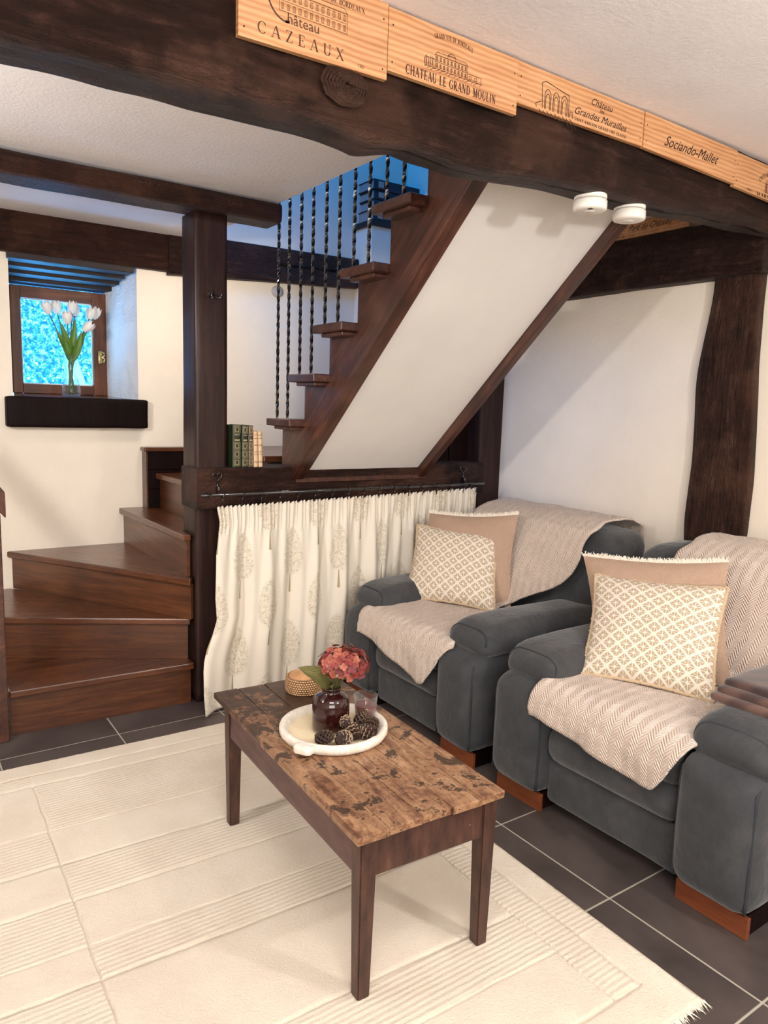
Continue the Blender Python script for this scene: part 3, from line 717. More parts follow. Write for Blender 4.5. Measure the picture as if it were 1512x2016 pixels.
# diagonal trim boards along the string
def diag(xa, xb, off0, off1, name, m='string'):
    ya, yb = 3.13, 1.72
    g = G(); P = [(ya, zl(ya)+off0), (yb, zl(yb)+off0), (yb, zl(yb)+off1), (ya, zl(ya)+off1)]
    return g.prism(P, xa, xb, .003, T=lambda c: (c.z, c.x, c.y)).mk(name, M[m], st)
diag(1.634, 1.70, -.004, .045, 'string_trim')
diag(1.637, 1.662, .045, .115, 'string_trim')
diag(2.39, 2.43, -.012, .30, 'string_board')
diag(1.70, 2.39, .045, .060, 'soffit_panel', 'soffit')
G().box((1.66, 3.112, 1.018), (2.44, 3.150, 1.040), .002, 1).mk('soffit_trim', M['string'], st)
# twisted iron balusters, two per tread, up to a rail on the floor above
def baluster(x, y, z0, z1):
    n = int((z1-z0)/0.012); pts = [(x, y, z0+(z1-z0)*i/n) for i in range(n+1)]
    g = G(); g.tube(pts, lambda t: .0076, 4, True, twist=2*PI/4*0.012/0.040); return g
b0 = None
for k in range(5):
    for q in (0, 1):
        y = yf(k)-.052-.105*q; z0 = zt(k)
        o = baluster(1.592, y, z0, 2.78)
        o.mk('baluster', M['iron'], st, False)
G().box((1.575, 2.0, 2.78), (1.615, 3.30, 2.81), .006).mk('upper_handrail', M['string'], st)
for s_ in range(5): pass

# upstairs corner pillar, shelf and books
struct(G().box((2.63, 3.99, 1.13), (3.029, 4.179, 2.50)).mk('trim_10', M['plaster']))
o = G().box((2.615, 3.975, 2.501), (3.029, 4.179, 2.535), .003).mk('shelf_board', M['shelf']); tag(o, 'dark shelf board on top of the upstairs corner pillar', 'shelf')
zz = 2.536
names = ['lowest', 'second from bottom', 'third from bottom', 'topmost']
for i, hgt in enumerate((.068, .058, .055, .060)):
    dx = (.0, .012, .006, -.004)[i]
    t = thing('book', (2.8, 4.07, zz), 'thick dark book lying flat in the upstairs stack, %s of four' % names[i], 'book', 'books stacked upstairs')
    G().box((2.632+dx, 3.985+dx, zz), (2.98, 4.16, zz+.006), .002, 1).box((2.632+dx, 3.985+dx, zz+hgt-.007), (2.98, 4.16, zz+hgt-.001), .002, 1).box((2.632+dx, 3.983+dx, zz), (2.98, 3.991+dx, zz+hgt-.001), .002, 1).mk('cover', M['darkbook'], t)
    G().box((2.638+dx, 3.992+dx, zz+.006), (2.97, 4.155, zz+hgt-.007)).mk('page_block', M['pages'], t)
    G().box((2.665+dx, 3.9815+dx, zz+.012), (2.705+dx, 3.983+dx, zz+hgt-.012)).mk('spine_label', M['pages'], t)
    zz += hgt
# round grey wall disc
t = thing('wall_thermostat', (2.074, 4.165, 2.03), 'round grey disc on the back wall just under the dark beam', 'thermostat')
M_ = G()
prof = [(.0, .0), (.026, .0), (.033, .004), (.034, .014), (.034, .02)]
def lay(prof, cx, cz, y): 
    g = G().lathe(prof, (0, 0, 0), 28); g.v = [Vector((cx+p.x, y-.0+(-(.02-p.z)), cz+p.y)) for p in g.v]; return g
lay(prof, 2.074, 2.062, 4.18).mk('dial', M['greydisc'], t, True)

# left newel and its sloping handrail
nw = thing('newel_post', (.37, 3.2, 0), 'slim dark newel post at the left edge with a sloping handrail end', 'post')
G().prism([(.325, 3.165), (.400, 3.165), (.400, 3.24), (.325, 3.24)], 0, 0.93, .004).mk('post', M['string'], nw)
g = G().rbox((0, 0, 0), (.30, .032, .055), .012, 6)
a = math.radians(52)
for i, p in enumerate(g.v):
    q = Vector((p.x*math.cos(a)-0, p.y, p.z+abs(0))); x_ = -(p.x+.30)
    g.v[i] = Vector((.418+x_*math.cos(a), 3.18+p.y, .965+p.z-x_*math.sin(a)*1.0))
g.mk('handrail', M['string'], nw)
# ================================================================ FURNITURE
# ---- rug (slightly turned); carved grooves and ribbed bands are relief of the pile
rug = thing('rug', (1.565, .84, 0), 'large cream wool rug with carved lines under the coffee table', 'rug')
RA = math.radians(-1.4); RL, RD = 3.0, 2.03
def rug_w(x, y, z):       # local: x to the left negative, y away from the camera
    c, s = math.cos(RA), math.sin(RA)
    return (1.565+x*c-y*s*1.0+0.0-0.05*0, .84+x*s+y*c, z)
gy = [1.93, 1.845, 1.52, 1.32, 1.13, .93, .80, .46, .30, .11]    # grooves along x
gx = [-.095, -.19, -1.20, -2.3]
def groove(x, y):
    d = 1.0
    wob = 0.0
    if not (x > -.095): 
        for q in gy:
            if x > -.19 and q not in (1.93, 1.845, .11): continue
            d = min(d, abs(y-q+wob))
    for q in gx:
        if q == -.095 and not (.11 < y < 1.93): continue
        if q == -.19 and not (.11 < y < 1.845): continue
        if q == -1.20 and not (.11 < y < 1.845): continue
        d = min(d, abs(x-q+wob))
    return d
def ribbed(x, y):
    if -.19 < x < -.095 and .11 < y < 1.93: return True
    bands = sorted(gy); k = sum(1 for b in bands if b < y)
    if y < .11 or y > 1.93: return False
    return (k+(1 if x < -1.20 else 0)) % 2 == 0
def spaced(lo, hi, marks, h):
    n = int(round((hi-lo)/h)); a = [lo+(hi-lo)*k/n for k in range(n+1)]
    for m_ in marks:
        a = [q for q in a if abs(q-m_) > .0055 or q in (lo, hi)]+[m_-.0045, m_-.002, m_, m_+.002, m_+.0045]
    return sorted(a)
GXs = spaced(-RL, 0, gx+[-.004], .014); GYs = spaced(0, RD, gy+[.004, RD-.004], .014)
V = []; F = []; fm = []; NX = len(GXs)
for y in GYs:
    for x in GXs:
        d = groove(x, y); e = min(x+RL, -x, y, RD-y)
        z = .013-.0075*math.exp(-(d/.0022)**2)-(.006*max(0, 1-e/.008) if e < .008 else 0)+.0012*noise.noise(Vector((x*60, y*60, 1)))
        jit = .003*noise.noise(Vector((x*40, y*40, 5))) if e < .001 else 0
        V.append(rug_w(x+jit+.0045*noise.noise(Vector((x*3, y*11, 2))), y+jit+.0045*noise.noise(Vector((x*11, y*3, 7))), z))
for j in range(len(GYs)-1):
    for i in range(NX-1):
        a = j*NX+i; F.append((a, a+1, a+NX+1, a+NX)); fm.append(1 if ribbed((GXs[i]+GXs[i+1])/2, (GYs[j]+GYs[j+1])/2) else 0)
mk('pile', V, F, None, rug, True, mats=[M['rug'], M['rugrib']], fm=fm)
G().add([rug_w(0, 0, .0005), rug_w(-RL, 0, .0005), rug_w(-RL, RD, .0005), rug_w(0, RD, .0005), rug_w(0, 0, .009), rug_w(-RL, 0, .009), rug_w(-RL, RD, .009), rug_w(0, RD, .009)],
        [(0, 1, 2, 3), (0, 4, 5, 1), (1, 5, 6, 2), (2, 6, 7, 3), (3, 7, 4, 0)]).mk('backing', M['rug'], rug)
rnd = random.Random(5); g = G()
def tuft(x, y, dx, dy, L):
    a = Vector(rug_w(x, y, .008)); b_ = Vector(rug_w(x+dx*L, y+dy*L, .003)); n = Vector((-(b_-a).y, (b_-a).x, 0)).normalized()*.0022
    g.add([a-n, a+n, b_, a+Vector((0, 0, .004))], [(0, 1, 2), (0, 2, 3), (1, 3, 2)])
for i in range(900):
    x = -rnd.uniform(0, RL); tuft(x, .002, rnd.uniform(-.5, .5), -1, rnd.uniform(.010, .026))
    if i % 2: tuft(x, RD-.002, rnd.uniform(-.5, .5), 1, rnd.uniform(.004, .012))
g.mk('rug_fringe', M['fringe'], rug, kind='stuff')

# ---- coffee table, local frame: origin at floor below the near left top corner
TA = math.radians(-2.6)
tb = thing('coffee_table', (.842, 1.262, 0), 'worn antique wooden coffee table with stained plank top on the cream rug', 'table')
TWd, TL, TH = .428, .955, .440
o_ = ORG['coffee_table'].copy() if 'coffee_table' in ORG else None
def tl(x, y, z): return (.842+x, 1.262+y, z)
def tbox(name, a, b_, m, bev=.003, label=None): return G().box(tl(*a), tl(*b_), bev).mk(name, m, tb, label=label)
xs = [0, .082, .176, .262, .352, TWd]
for i in range(5):
    o = G().box(tl(xs[i]+(.0008 if i else 0), 0+.002*((i*7) % 3), TH-.020), tl(xs[i+1]-.0008, TL-.002*((i*5) % 3), TH-.0006*((i*3) % 2)), .0025, 2)
    for k, v in enumerate(o.v):
        v += Vector((0, .004*noise.noise(v*14) if (v.y < 1.28) else 0, .0012*noise.noise(v*9)))
        if i == 0 and v.x < .85: v.x += .004*noise.noise(v*25)
    o.mk('plank', M['tabletop'], tb)
def leg(cx, cy, m):
    g = G(); h0, h1 = .023, .0165
    bm = bmesh.new(); bmesh.ops.create_cube(bm, size=1)
    for v in bm.verts:
        top = v.co.z > 0; hh = h0 if top else h1
        v.co = Vector((cx+math.copysign(hh, v.co.x), cy+math.copysign(hh, v.co.y), TH-.021 if top else .012))
    bmesh.ops.bevel(bm, geom=bm.edges[:], offset=.003, segments=2, affect='EDGES')
    g.bm(bm); g.v = [Vector(tl(*v)) for v in g.v]; return g.mk('leg', m, tb)
i0, i1 = .036, .036
for cx, cy in ((i0, i0), (TWd-i1, i0), (i0, TL-i0-.05), (TWd-i1, TL-i0-.05)): leg(cx, cy, M['tablepaint'])
tbox('apron', (.018, i0+.02, TH-.118), (.036, TL-i0-.07, TH-.021), M['tablepaint2'], .001)
tbox('apron', (TWd-.036, i0+.02, TH-.118), (TWd-.018, TL-i0-.07, TH-.021), M['tablepaint2'], .001)
tbox('apron', (i0+.02, .018, TH-.118), (TWd-i0-.02, .036, TH-.021), M['tablepaint'], .001)
tbox('apron', (i0+.02, TL-.072, TH-.118), (TWd-i0-.02, TL-.054, TH-.021), M['tablepaint'], .001)
tb.rotation_euler = (0, 0, TA)

# ---- armchairs (front faces -x)
def armchair(yc, hw, aw, label, seed):
    """yc centre, hw inner half width, aw arm width"""
    ch = thing('armchair', (2.35, yc, 0), label, 'armchair', None)
    nzf = .004
    for s in (-1, 1):
        ya = yc+s*(hw+aw/2)
        # front slab of the arm
        def T(p, ya=ya):
            k = max(0, (p.z-.36)/.14); return (p.x+.035*k*k, ya+(p.y-ya)*(1-.10*k*k), p.z)
        a = G().rbox((2.28, ya, .262), (.466, aw/2+.004, .200), .06, 18, (.016, .008, .014), .004, 7, T=T).mk('arm', M['suede'], ch, True)
        # piping down both front edges
        for e in (-1, 1):
            pts = []
            for k in range(13):
                z = .085+.33*k/12; pts.append(T(Vector((1.832+.0*k, ya+e*(aw/2-.012), z))))
            for k in range(1, 7): pts.append(T(Vector((1.832+.012*k, ya+e*(aw/2-.012-.002*k), .415+.036*math.sin(k*PI/12)))))
            G().tube(pts, .0045, 6).mk('piping', M['piping'], a, True)
        # roll-over arm pad
        def T2(p, s=s, ya=ya):
            k = (p.x-1.86)/.9; dz = -.012*max(0, 1-k*3.2)**2-.006*min(1, max(0, k*1.5)); 
            return (p.x+(.022*((p.z-.505)/.07)), p.y, p.z+dz-.02*max(0, (abs(p.y-ya)/(aw/2))-.6))
        p_ = G().rbox((2.24, ya, .508), (.365, aw/2+.012, .060), .058, 18, (.014, .006, .012), .004, 8, T=T2).mk('arm_pad', M['suede'], ch, True)
        pts = [T2(Vector((1.888, ya+(aw/2-.008)*math.copysign(abs(math.cos(PI*k/24))**.6, math.cos(PI*k/24)), .518+.044*abs(math.sin(PI*k/24))**.6-.010)), s, ya) for k in range(25)]
        G().tube(pts, .004, 6).mk('piping', M['piping'], p_, True)
        G().box((1.856, ya-aw/2+.012, 0.0), (1.872, ya+aw/2-.012, .062), .002).mk('plinth', M['plinth'], ch, label='reddish wooden plinth')
        G().box((1.873, ya-aw/2+.02, 0.0), (2.70, ya+aw/2-.02, .062), .002).mk('base', M['darkpaint'], ch)
    # front panels and seat
    G().rbox((1.93, yc, .125), (.055, hw+.006, .080), .02, 10, (.012, 0, 0), .003, 6).mk('front_panel', M['suede'], ch, True)
    G().rbox((1.945, yc, .268), (.105, hw+.004, .066), .055, 14, (.010, 0, .006), .004, 7).mk('footrest_pad', M['suede'], ch, True)
    G().rbox((2.15, yc, .385), (.31, hw+.004, .068), .055, 14, (.006, 0, .012), .004, 7).mk('seat_cushion', M['suede'], ch, True)
    # back
    W2 = hw+aw+.012
    def TB(p):
        k = (p.z-.40)/.5; rake = .16*max(0, k); yy = (p.y-yc)/W2
        return (p.x+rake-.03*math.sin(min(1, max(0, k))*PI)*(1-yy*yy), yc+(p.y-yc)*(1-.03*max(0, k-.8)), p.z-.02*abs(yy)**3*max(0, k))
    bk = G().rbox((2.60, yc, .48), (.135, W2-.02, .40), .085, 22, (.03, 0, .014), .006, 5, T=TB).mk('backrest', M['suede'], ch, True)
    hr = G().rbox((2.60, yc, .772), (.145, W2-.008, .108), .085, 20, (.015, 0, .004), .005, 6, T=TB).mk('headrest', M['suede'], ch, True)
    return ch
chA = armchair(2.455, .240, .222, 'dark grey suede armchair farther from the camera, beside the curtain', 1)
chB = armchair(1.385, .255, .240, 'dark grey suede armchair nearest the camera with a folded plaid on its arm', 2)

# ---- throws
def throw(name, label, group, yb0, yb1, ys0, ys1, hang, seed, fold=False, topx=2.90, gapx=.43):
    """cloth laid over back and seat: (yb0,yb1) at the top of the back, (ys0,ys1) on the seat; hang(v) front drop"""
    path = [(2.955, .70), (2.955, .80), (2.925, .875), (2.86, .908), (2.78, .918), (2.66, .905), (2.575, .868), (2.52, .80), (2.475, .71), (2.43, .61), (2.38, .52), (2.31, .480), (2.20, .478), (2.0, .480), (1.88, .474), (1.842, .460), (1.822, .435), (1.812, .40)]
    P = [Vector((a, 0, b_)) for a, b_ in path]; L = [0]
    for a, b_ in zip(P, P[1:]): L.append(L[-1]+(b_-a).length)
    def at(s):
        s = max(0, min(L[-1], s))
        for k in range(len(P)-1):
            if s <= L[k+1]: return P[k].lerp(P[k+1], (s-L[k])/(L[k+1]-L[k])), k
        return P[-1], len(P)-2
    LB = L[8]; LS = L[11]
    rows = []
    nu, nv = 90, 130; g = G()
    def width(s):
        if s < LB: t = s/LB; return yb0, yb1
        t = min(1, (s-LB)/(LS-LB)); t2 = t*t*(3-2*t)
        return yb0+(ys0(0)-yb0)*t2, yb1+(ys1(0)-yb1)*t2
    for j in range(nv+1):
        for i in range(nu+1):
            u = i/nu; tot = L[-1]+hang(u)
            s = tot*j/nv
            if s < LB: a, b_ = yb0, yb1
            elif s < LS: t = (s-LB)/(LS-LB); t2 = t*t*(3-2*t); a = yb0+(ys0(0)-yb0)*t2; b_ = yb1+(ys1(0)-yb1)*t2
            else: t = (s-LS)/(L[-1]-LS); a = ys0(t); b_ = ys1(t)
            y = a+(b_-a)*u
            p, k = at(s)
            x, z = p.x, p.z
            if s > L[-1]: z = p.z-(s-L[-1]); x = p.x-.004-.006*math.sin(u*19+seed)*min(1, (s-L[-1])/.05)
            n = noise.noise_vector(Vector((x*5, y*5, z*5+seed)))*.008+noise.noise_vector(Vector((x*13, y*13, z*13+seed)))*.004
            e = min(u, 1-u)*abs(b_-a)
            drop = .004*(1-min(1, e/.02))
            q = Vector((x-(abs(n.x) if k > 5 else 0), y+n.y*.8, z+abs(n.z)-(drop if s > LS else 0)))
            # wavy selvedge
            if e < .03: q.y += .006*math.sin(s*38+seed)*(1 if u < .5 else -1)*(1-e/.03)
            g.v.append(q); g.uv.append((u*abs(b_-a), s))
    for j in range(nv):
        for i in range(nu):
            a = j*(nu+1)+i; g.f.append((a, a+1, a+nu+2, a+nu+1))
    o = g.mk(name, M['throw'], None, True)
    sm = o.modifiers.new('thick', 'SOLIDIFY'); sm.thickness = .009; sm.offset = 1.0 if False else -1.0
    tag(o, label, 'throw', group); return o
def hangA(u):   # u: 0 = far side, 1 = near side; drop below the front edge
    return .040+.095*max(0, 1-abs(u-.62)/.50)-.13*max(0, (u-.68)/.32)
def hangB(u):
    return .035+.055*max(0, 1-abs(u-.70)/.6)-.17*max(0, (u-.76)/.24)**1.2
throw('throw', 'beige plush throw draped over the armchair beside the curtain', None, 2.85, 2.09, lambda t: 2.80-.035*t, lambda t: 2.40-.30*t, hangA, 1)
throw('throw', 'beige plush throw draped over the armchair nearest the camera', None, 1.66, .98, lambda t: 1.70-.02*t, lambda t: 1.20-.14*t, hangB, 5)

# ---- cushions from four corner points
def cushion(name, BL, BR, TR, TLc, th, mat, label, group, rep, fringe=None, piping=True, seed=0):
    BL, BR, TR, TLc = [Vector(p) for p in (BL, BR, TR, TLc)]
    n_ = (BR-BL).cross(TLc-BL).normalized()
    if n_.x > 0: n_ = -n_
    c0 = (BL+BR+TR+TLc)/4; t = thing(name, (c0.x, c0.y, min(BL.z, BR.z)-.01), label, 'cushion', group)
    def S_(u, v, sgn):
        # pinch sides inward so that corners stand out
        pu = u+(.5-u)*.07*math.sin(PI*v); pv = v+(.5-v)*.07*math.sin(PI*u)
        p = BL*(1-pu)*(1-pv)+BR*pu*(1-pv)+TR*pu*pv+TLc*(1-pu)*pv
        h = (max(0, 1-abs(2*u-1)**2.6)*max(0, 1-abs(2*v-1)**2.6))**.55*th/2
        w_ = noise.noise(Vector((u*4+seed, v*4, sgn)))*.006*min(1, h/(th*.2)) + .002*noise.noise(Vector((u*12+seed, v*12, sgn)))
        return p+n_*(h+w_)*sgn
    W_ = (BR-BL).length; Hh = (TLc-BL).length
    g = G()
    for sg in (1, -1): g.grid(lambda u, v, sg=sg: S_(u, v, sg), 44, 44, lambda u, v: (u*rep, v*rep*Hh/W_))
    g.mk('cover', mat, t, True)
    edge = []
    for k in range(61): edge.append((k/60, 0))
    for k in range(1, 61): edge.append((1, k/60))
    for k in range(1, 61): edge.append((1-k/60, 1))
    for k in range(1, 60): edge.append((0, 1-k/60))
    if piping:
        pts = [S_(u, v, 1)+n_*.0+.0025*Vector(noise.noise_vector(Vector((u*60, v*60, seed)))) for u, v in edge]; pts.append(pts[0])
        G().tube(pts, lambda q: .0068+.0016*math.sin(q*900), 6, False).mk('piping', M['tanpiping'], t, True)
    if fringe:
        rr = random.Random(seed); g = G()
        for k in range(520):
            u = rr.random()
            for side in fringe:
                if side == 'top': p = S_(u, 1, 1); d = (TLc-BL).normalized()
                elif side == 'bot': p = S_(u, 0, 1); d = (BL-TLc).normalized()
                d = (d+(BR-BL).normalized()*rr.uniform(-.7, .7)+n_*rr.uniform(-.5, .7)).normalized()
                L = rr.uniform(.010, .022); m_ = d.cross(n_).normalized()*.0022
                g.add([p-m_, p+m_, p+d*L+m_*.4, p+d*L-m_*.4], [(0, 1, 2, 3)])
        g.mk('cushion_fringe', M['fringe'], t, kind='stuff', label='cream frayed fringe')
    return t
cushion('cushion', (2.130, 2.800, .492), (2.375, 2.360, .492), (2.500, 2.470, .905), (2.330, 2.930, .860), .10, M['woven'], 'plain woven tan cushion with frayed edge, rear one on the armchair by the curtain', None, 1.0, ('top',), False, 1)
cushion('cushion', (2.060, 2.755, .490), (2.276, 2.362, .490), (2.440, 2.520, .805), (2.245, 2.915, .808), .13, M['ikat'], 'cream and tan lattice patterned cushion in front on the armchair by the curtain', None, 1.0, None, True, 2)
cushion('cushion', (2.090, 1.655, .492), (2.320, 1.262, .492), (2.465, 1.398, .885), (2.265, 1.875, .838), .10, M['woven'], 'plain woven tan cushion with frayed edge, rear one on the armchair nearest the camera', None, 1.0, ('top',), False, 3)
cushion('cushion', (1.995, 1.628, .490), (2.160, 1.230, .490), (2.385, 1.345, .812), (2.230, 1.782, .787), .13, M['ikat'], 'cream and tan lattice patterned cushion in front on the armchair nearest the camera', None, 1.0, None, True, 4)

# ---- folded plaid on the near arm
pl = thing('folded_plaid', (2.27, 1.00, .575), 'folded brown plaid wool blanket on the arm of the armchair nearest the camera', 'blanket')
for k in range(3):
    zc = .612+.020*k; w2 = .150-.006*k
    G().rbox((2.27+.01*k, 1.00-.0*k, zc-.038), (.28-.012*k, w2, .0115), .013, 14, (0, 0, .006), .005, 9).mk('fold', M['plaid'], pl, True)

# ---- curtain on its rod
cr = thing('curtain_rod', (1.95, 3.045, .97), 'black iron curtain rod with heart shaped brackets on the dark beam', 'curtain rod')
G().tube([(1.19, 3.045, .985), (2.80, 3.045, .985)], .007, 10).mk('rod', M['iron'], cr, True)
G().lathe([(.0, -.035), (.008, -.03), (.012, -.012), (.010, .0), (.006, .006)], (0, 0, 0), 12)
g = G().lathe([(.0005, -.045), (.008, -.038), (.0125, -.02), (.0125, -.005), (.007, .004)], (0, 0, 0), 12); g.v = [Vector((1.205+p.z, 3.045+p.x, .985+p.y)) for p in g.v]; g.mk('finial', M['iron'], cr, True)
for bx in (1.262, 2.70):
    br = G().box((bx-.006, 3.09, .985), (bx+.006, 3.118, 1.015), .002)
    br.tube([(bx, 3.108, 1.01), (bx, 3.10, .995), (bx, 3.06, .975), (bx, 3.04, .974), (bx, 3.034, .985)], .004, 6)
    br.tube([(bx, 3.11, 1.00), (bx, 3.11, 1.035)], .005, 6)
    hp = []
    for k in range(25):
        a = 2*PI*k/24; hx = .020*math.sin(a)**3; hz = (.0155*math.cos(a)-.006*math.cos(2*a)-.0025*math.cos(3*a)-.001*math.cos(4*a))*1.15
        hp.append((bx+hx*1.1, 3.112, 1.060+hz))
    br.tube(hp, .0032, 6, False); br.mk('bracket', M['iron'], cr, True)
cu = thing('curtain', (1.95, 3.06, 0), 'long cream curtain printed with pale green trees hanging under the stair beam', 'curtain')
rngx = [(0.93, 1.240), (.86, 1.252), (.72, 1.232), (.52, 1.226), (.42, 1.232), (.36, 1.212), (.30, 1.185), (.24, 1.165), (.2, 1.158), (.1, 1.152), (0, 1.155)]
def leftx(z):
    for (za, xa), (zb, xb_) in zip(rngx, rngx[1:]):
        if z <= za and z >= zb: return xb_+(xa-xb_)*(z-zb)/(za-zb)
    return rngx[0][1] if z > .9 else rngx[-1][1]
def cfn(u, v):
    z = .945*(1-v)+.003; zt_ = .925+.03*u; z = zt_*(1-v)+.003
    xl = leftx(min(z, .93)); xr = 2.765-.03*v
    x = 1.236+(xr-1.236)*u+(xl-1.236)*math.exp(-u*11)
    top = max(0, 1-v/.14)
    s = u*1.55
    big = .027*math.sin(s*2*PI/.205+.8*noise.noise(Vector((s*3, v*1.5, 0)))*2)*(min(1, v*2.2))+.014*math.sin(s*2*PI/.083+v*2)*min(1, v*3)*(1-v*.4)
    fine = .0065*math.sin(s*2*PI/.021)*(top**.5)+.004*math.sin(s*2*PI/.042+1)*max(0, 1-v/.4)
    y = 3.062-big*.9-fine-.012*math.sin(PI*v)-.045*v*v*0
    # hem folded forward at the left bottom
    if v > .7 and u < .1: y -= .05*((v-.7)/.3)*(1-u/.1)
    x += .004*math.sin(s*2*PI/.205*.5+v*3)*v
    y = min(y, 3.10)
    hem = .012*math.sin(s*2*PI/.205)*max(0, v-.85)/.15
    return (x, y, max(.003, z+hem+(.006*math.sin(s*2*PI/.021) if v == 0 else 0)))
g = G().grid(cfn, 620, 70, lambda u, v: (u*2.05, (1-v)*.95))
o = g.mk('fabric', M['curtain'], cu, True); sm = o.modifiers.new('thick', 'SOLIDIFY'); sm.thickness = .002
for k in range(17):
    x = 1.262+k*.093; z = .955
    G().tube([(x, 3.045+.012*math.cos(a*PI/8), .983+.014*math.sin(a*PI/8)) for a in range(17)], .0018, 5, False).tube([(x, 3.045, .969), (x, 3.05, .955), (x, 3.055, .935)], .0022, 5).mk('curtain_hook', M['iron'], cu, True)

# ---- books on the beam
def up_book(x, w_, hgt, dep, m, label, group, kind, lean=0.0):
    t = thing('book', (x+w_/2, 3.20, 1.096), label, 'book', group)
    z0 = 1.0965; y0 = 3.135
    c = G().box((x, y0+.004, z0), (x+.003, y0+dep, z0+hgt), .001, 1).box((x+w_-.003, y0+.004, z0), (x+w_, y0+dep, z0+hgt), .001, 1)
    nseg = 7; pv = []
    for k in range(nseg+1):
        a = PI*k/nseg; pv.append((x+w_/2-w_/2*math.cos(a), y0+.006-.006*math.sin(a)))
    pv += [(x+w_, y0+.010), (x, y0+.010)]
    c.prism(pv, z0, z0+hgt); c.mk('cover', m, t)
    G().box((x+.003, y0+.010, z0+.003), (x+w_-.003, y0+dep-.004, z0+hgt-.003)).mk('page_block', M['paper'], t)
    yf_ = y0-.0012
    if kind == 'green':
        g = G(); cx = x+w_/2; hw_ = w_*.36
        def fr(za, zb, t=.0011):
            g.box((cx-hw_, yf_-.0004, za), (cx+hw_, yf_+.003, za+t)); g.box((cx-hw_, yf_-.0004, zb-t), (cx+hw_, yf_+.003, zb)); g.box((cx-hw_, yf_-.0004, za), (cx-hw_+t, yf_+.003, zb)); g.box((cx+hw_-t, yf_-.0004, za), (cx+hw_, yf_+.003, zb))
        for (a, b_) in ((.80, .985), (.42, .595), (.225, .40), (.03, .205)):
            za, zb = z0+a*hgt, z0+b_*hgt; fr(za, zb)
            m1 = (zb-za)*.2
            for q in range(9):
                zz_ = za+m1+(zb-za-2*m1)*q/8
                g.box((cx-hw_*.62, yf_-.0006, zz_-.0007), (cx-hw_*.40, yf_+.003, zz_+.0007)); g.box((cx+hw_*.40, yf_-.0006, zz_-.0007), (cx+hw_*.62, yf_+.003, zz_+.0007))
            for s in (za+m1, zb-m1): g.box((cx-hw_*.6, yf_-.0006, s-.0012), (cx+hw_*.6, yf_+.003, s+.0012))
        for q in (.765, .655, .635): g.box((cx-hw_*.8, yf_-.0006, z0+q*hgt-.0012), (cx+hw_*.8, yf_+.003, z0+q*hgt+.0012))
        g.mk('gilt_ornament', M['gold'], t, label='gilt frames on the spine')
    else:
        for q in (.12, .15, .35, .42, .6, .62, .8, .9): G().box((x+.002, yf_-.0003, z0+q*hgt), (x+w_-.002, yf_+.003, z0+q*hgt+.0012)).mk('spine_band', M['ink'], t)
    if lean: t.rotation_euler = (0, lean, 0)
up_book(1.345, .042, .192, .13, M['green'], 'dark green gilt book leftmost of the row on the beam', 'books on the stair beam', 'green')
up_book(1.390, .031, .190, .13, M['green'], 'green gilt book in the middle of the three gilt ones on the beam', 'books on the stair beam', 'green')
up_book(1.422, .025, .190, .13, M['brownleather'], 'brownish gilt book rightmost of the three gilt ones on the beam', 'books on the stair beam', 'green')
up_book(1.451, .022, .163, .11, M['vellum'], 'thin cream book leaning against the gilt ones on the beam', 'books on the stair beam', 'vellum', -.02)
up_book(1.476, .020, .163, .11, M['vellum'], 'thin cream book at the right end of the row on the beam', 'books on the stair beam', 'vellum', -.03)

# ---- hooks on the post
hk = thing('coat_hook', (1.262, 3.165, 1.835), 'small black double coat hook on the square post', 'hook')
g = G().box((1.256, 3.162, 1.832), (1.270, 3.170, 1.868), .002)
for s in (-1, 1): g.tube([(1.263, 3.162, 1.848), (1.263+s*.014, 3.150, 1.838), (1.263+s*.024, 3.140, 1.836), (1.263+s*.030, 3.134, 1.848), (1.263+s*.028, 3.134, 1.856)], .003, 6)
g.mk('hook_body', M['iron'], hk, True)

# ---- smoke detectors under the big beam
def detector(x, y, z, label, win):
    t = thing('smoke_detector', (x, y, z), label, 'smoke detector')
    G().lathe([(0, .0), (.040, .0), (.049, .003), (.051, .008), (.051, .028), (.047, .031)], (x, y, z-.052), 40).mk('housing', M['plastic'], t, True)
    G().lathe([(.040, .0), (.045, .002), (.049, .004), (.049, .014), (.049, .018), (.0, .018)], (x, y, z-.020), 40).mk('mounting_ring', M['plastic'], t, True)
    G().lathe([(0, -.0005), (.016, -.0005), (.017, .001)], (x, y, z-.0525), 24).mk('test_button', M['plastic'], t, True)
    if win: G().box((x-.030, y-.030, z-.0532), (x-.018, y-.016, z-.0515)).mk('sensor_window', M['darkdot'], t, label='dark sensor window')
    else:
        v, f = textmesh('SMOKE ALARM', .006); R_ = .0515
        pass
    return t
detector(1.850, 1.600, 2.052, 'round white smoke detector under the beam, left one with dark sensor window', True)
detector(2.045, 1.605, 2.056, 'round white smoke detector under the beam, right one above the wall beam', False)
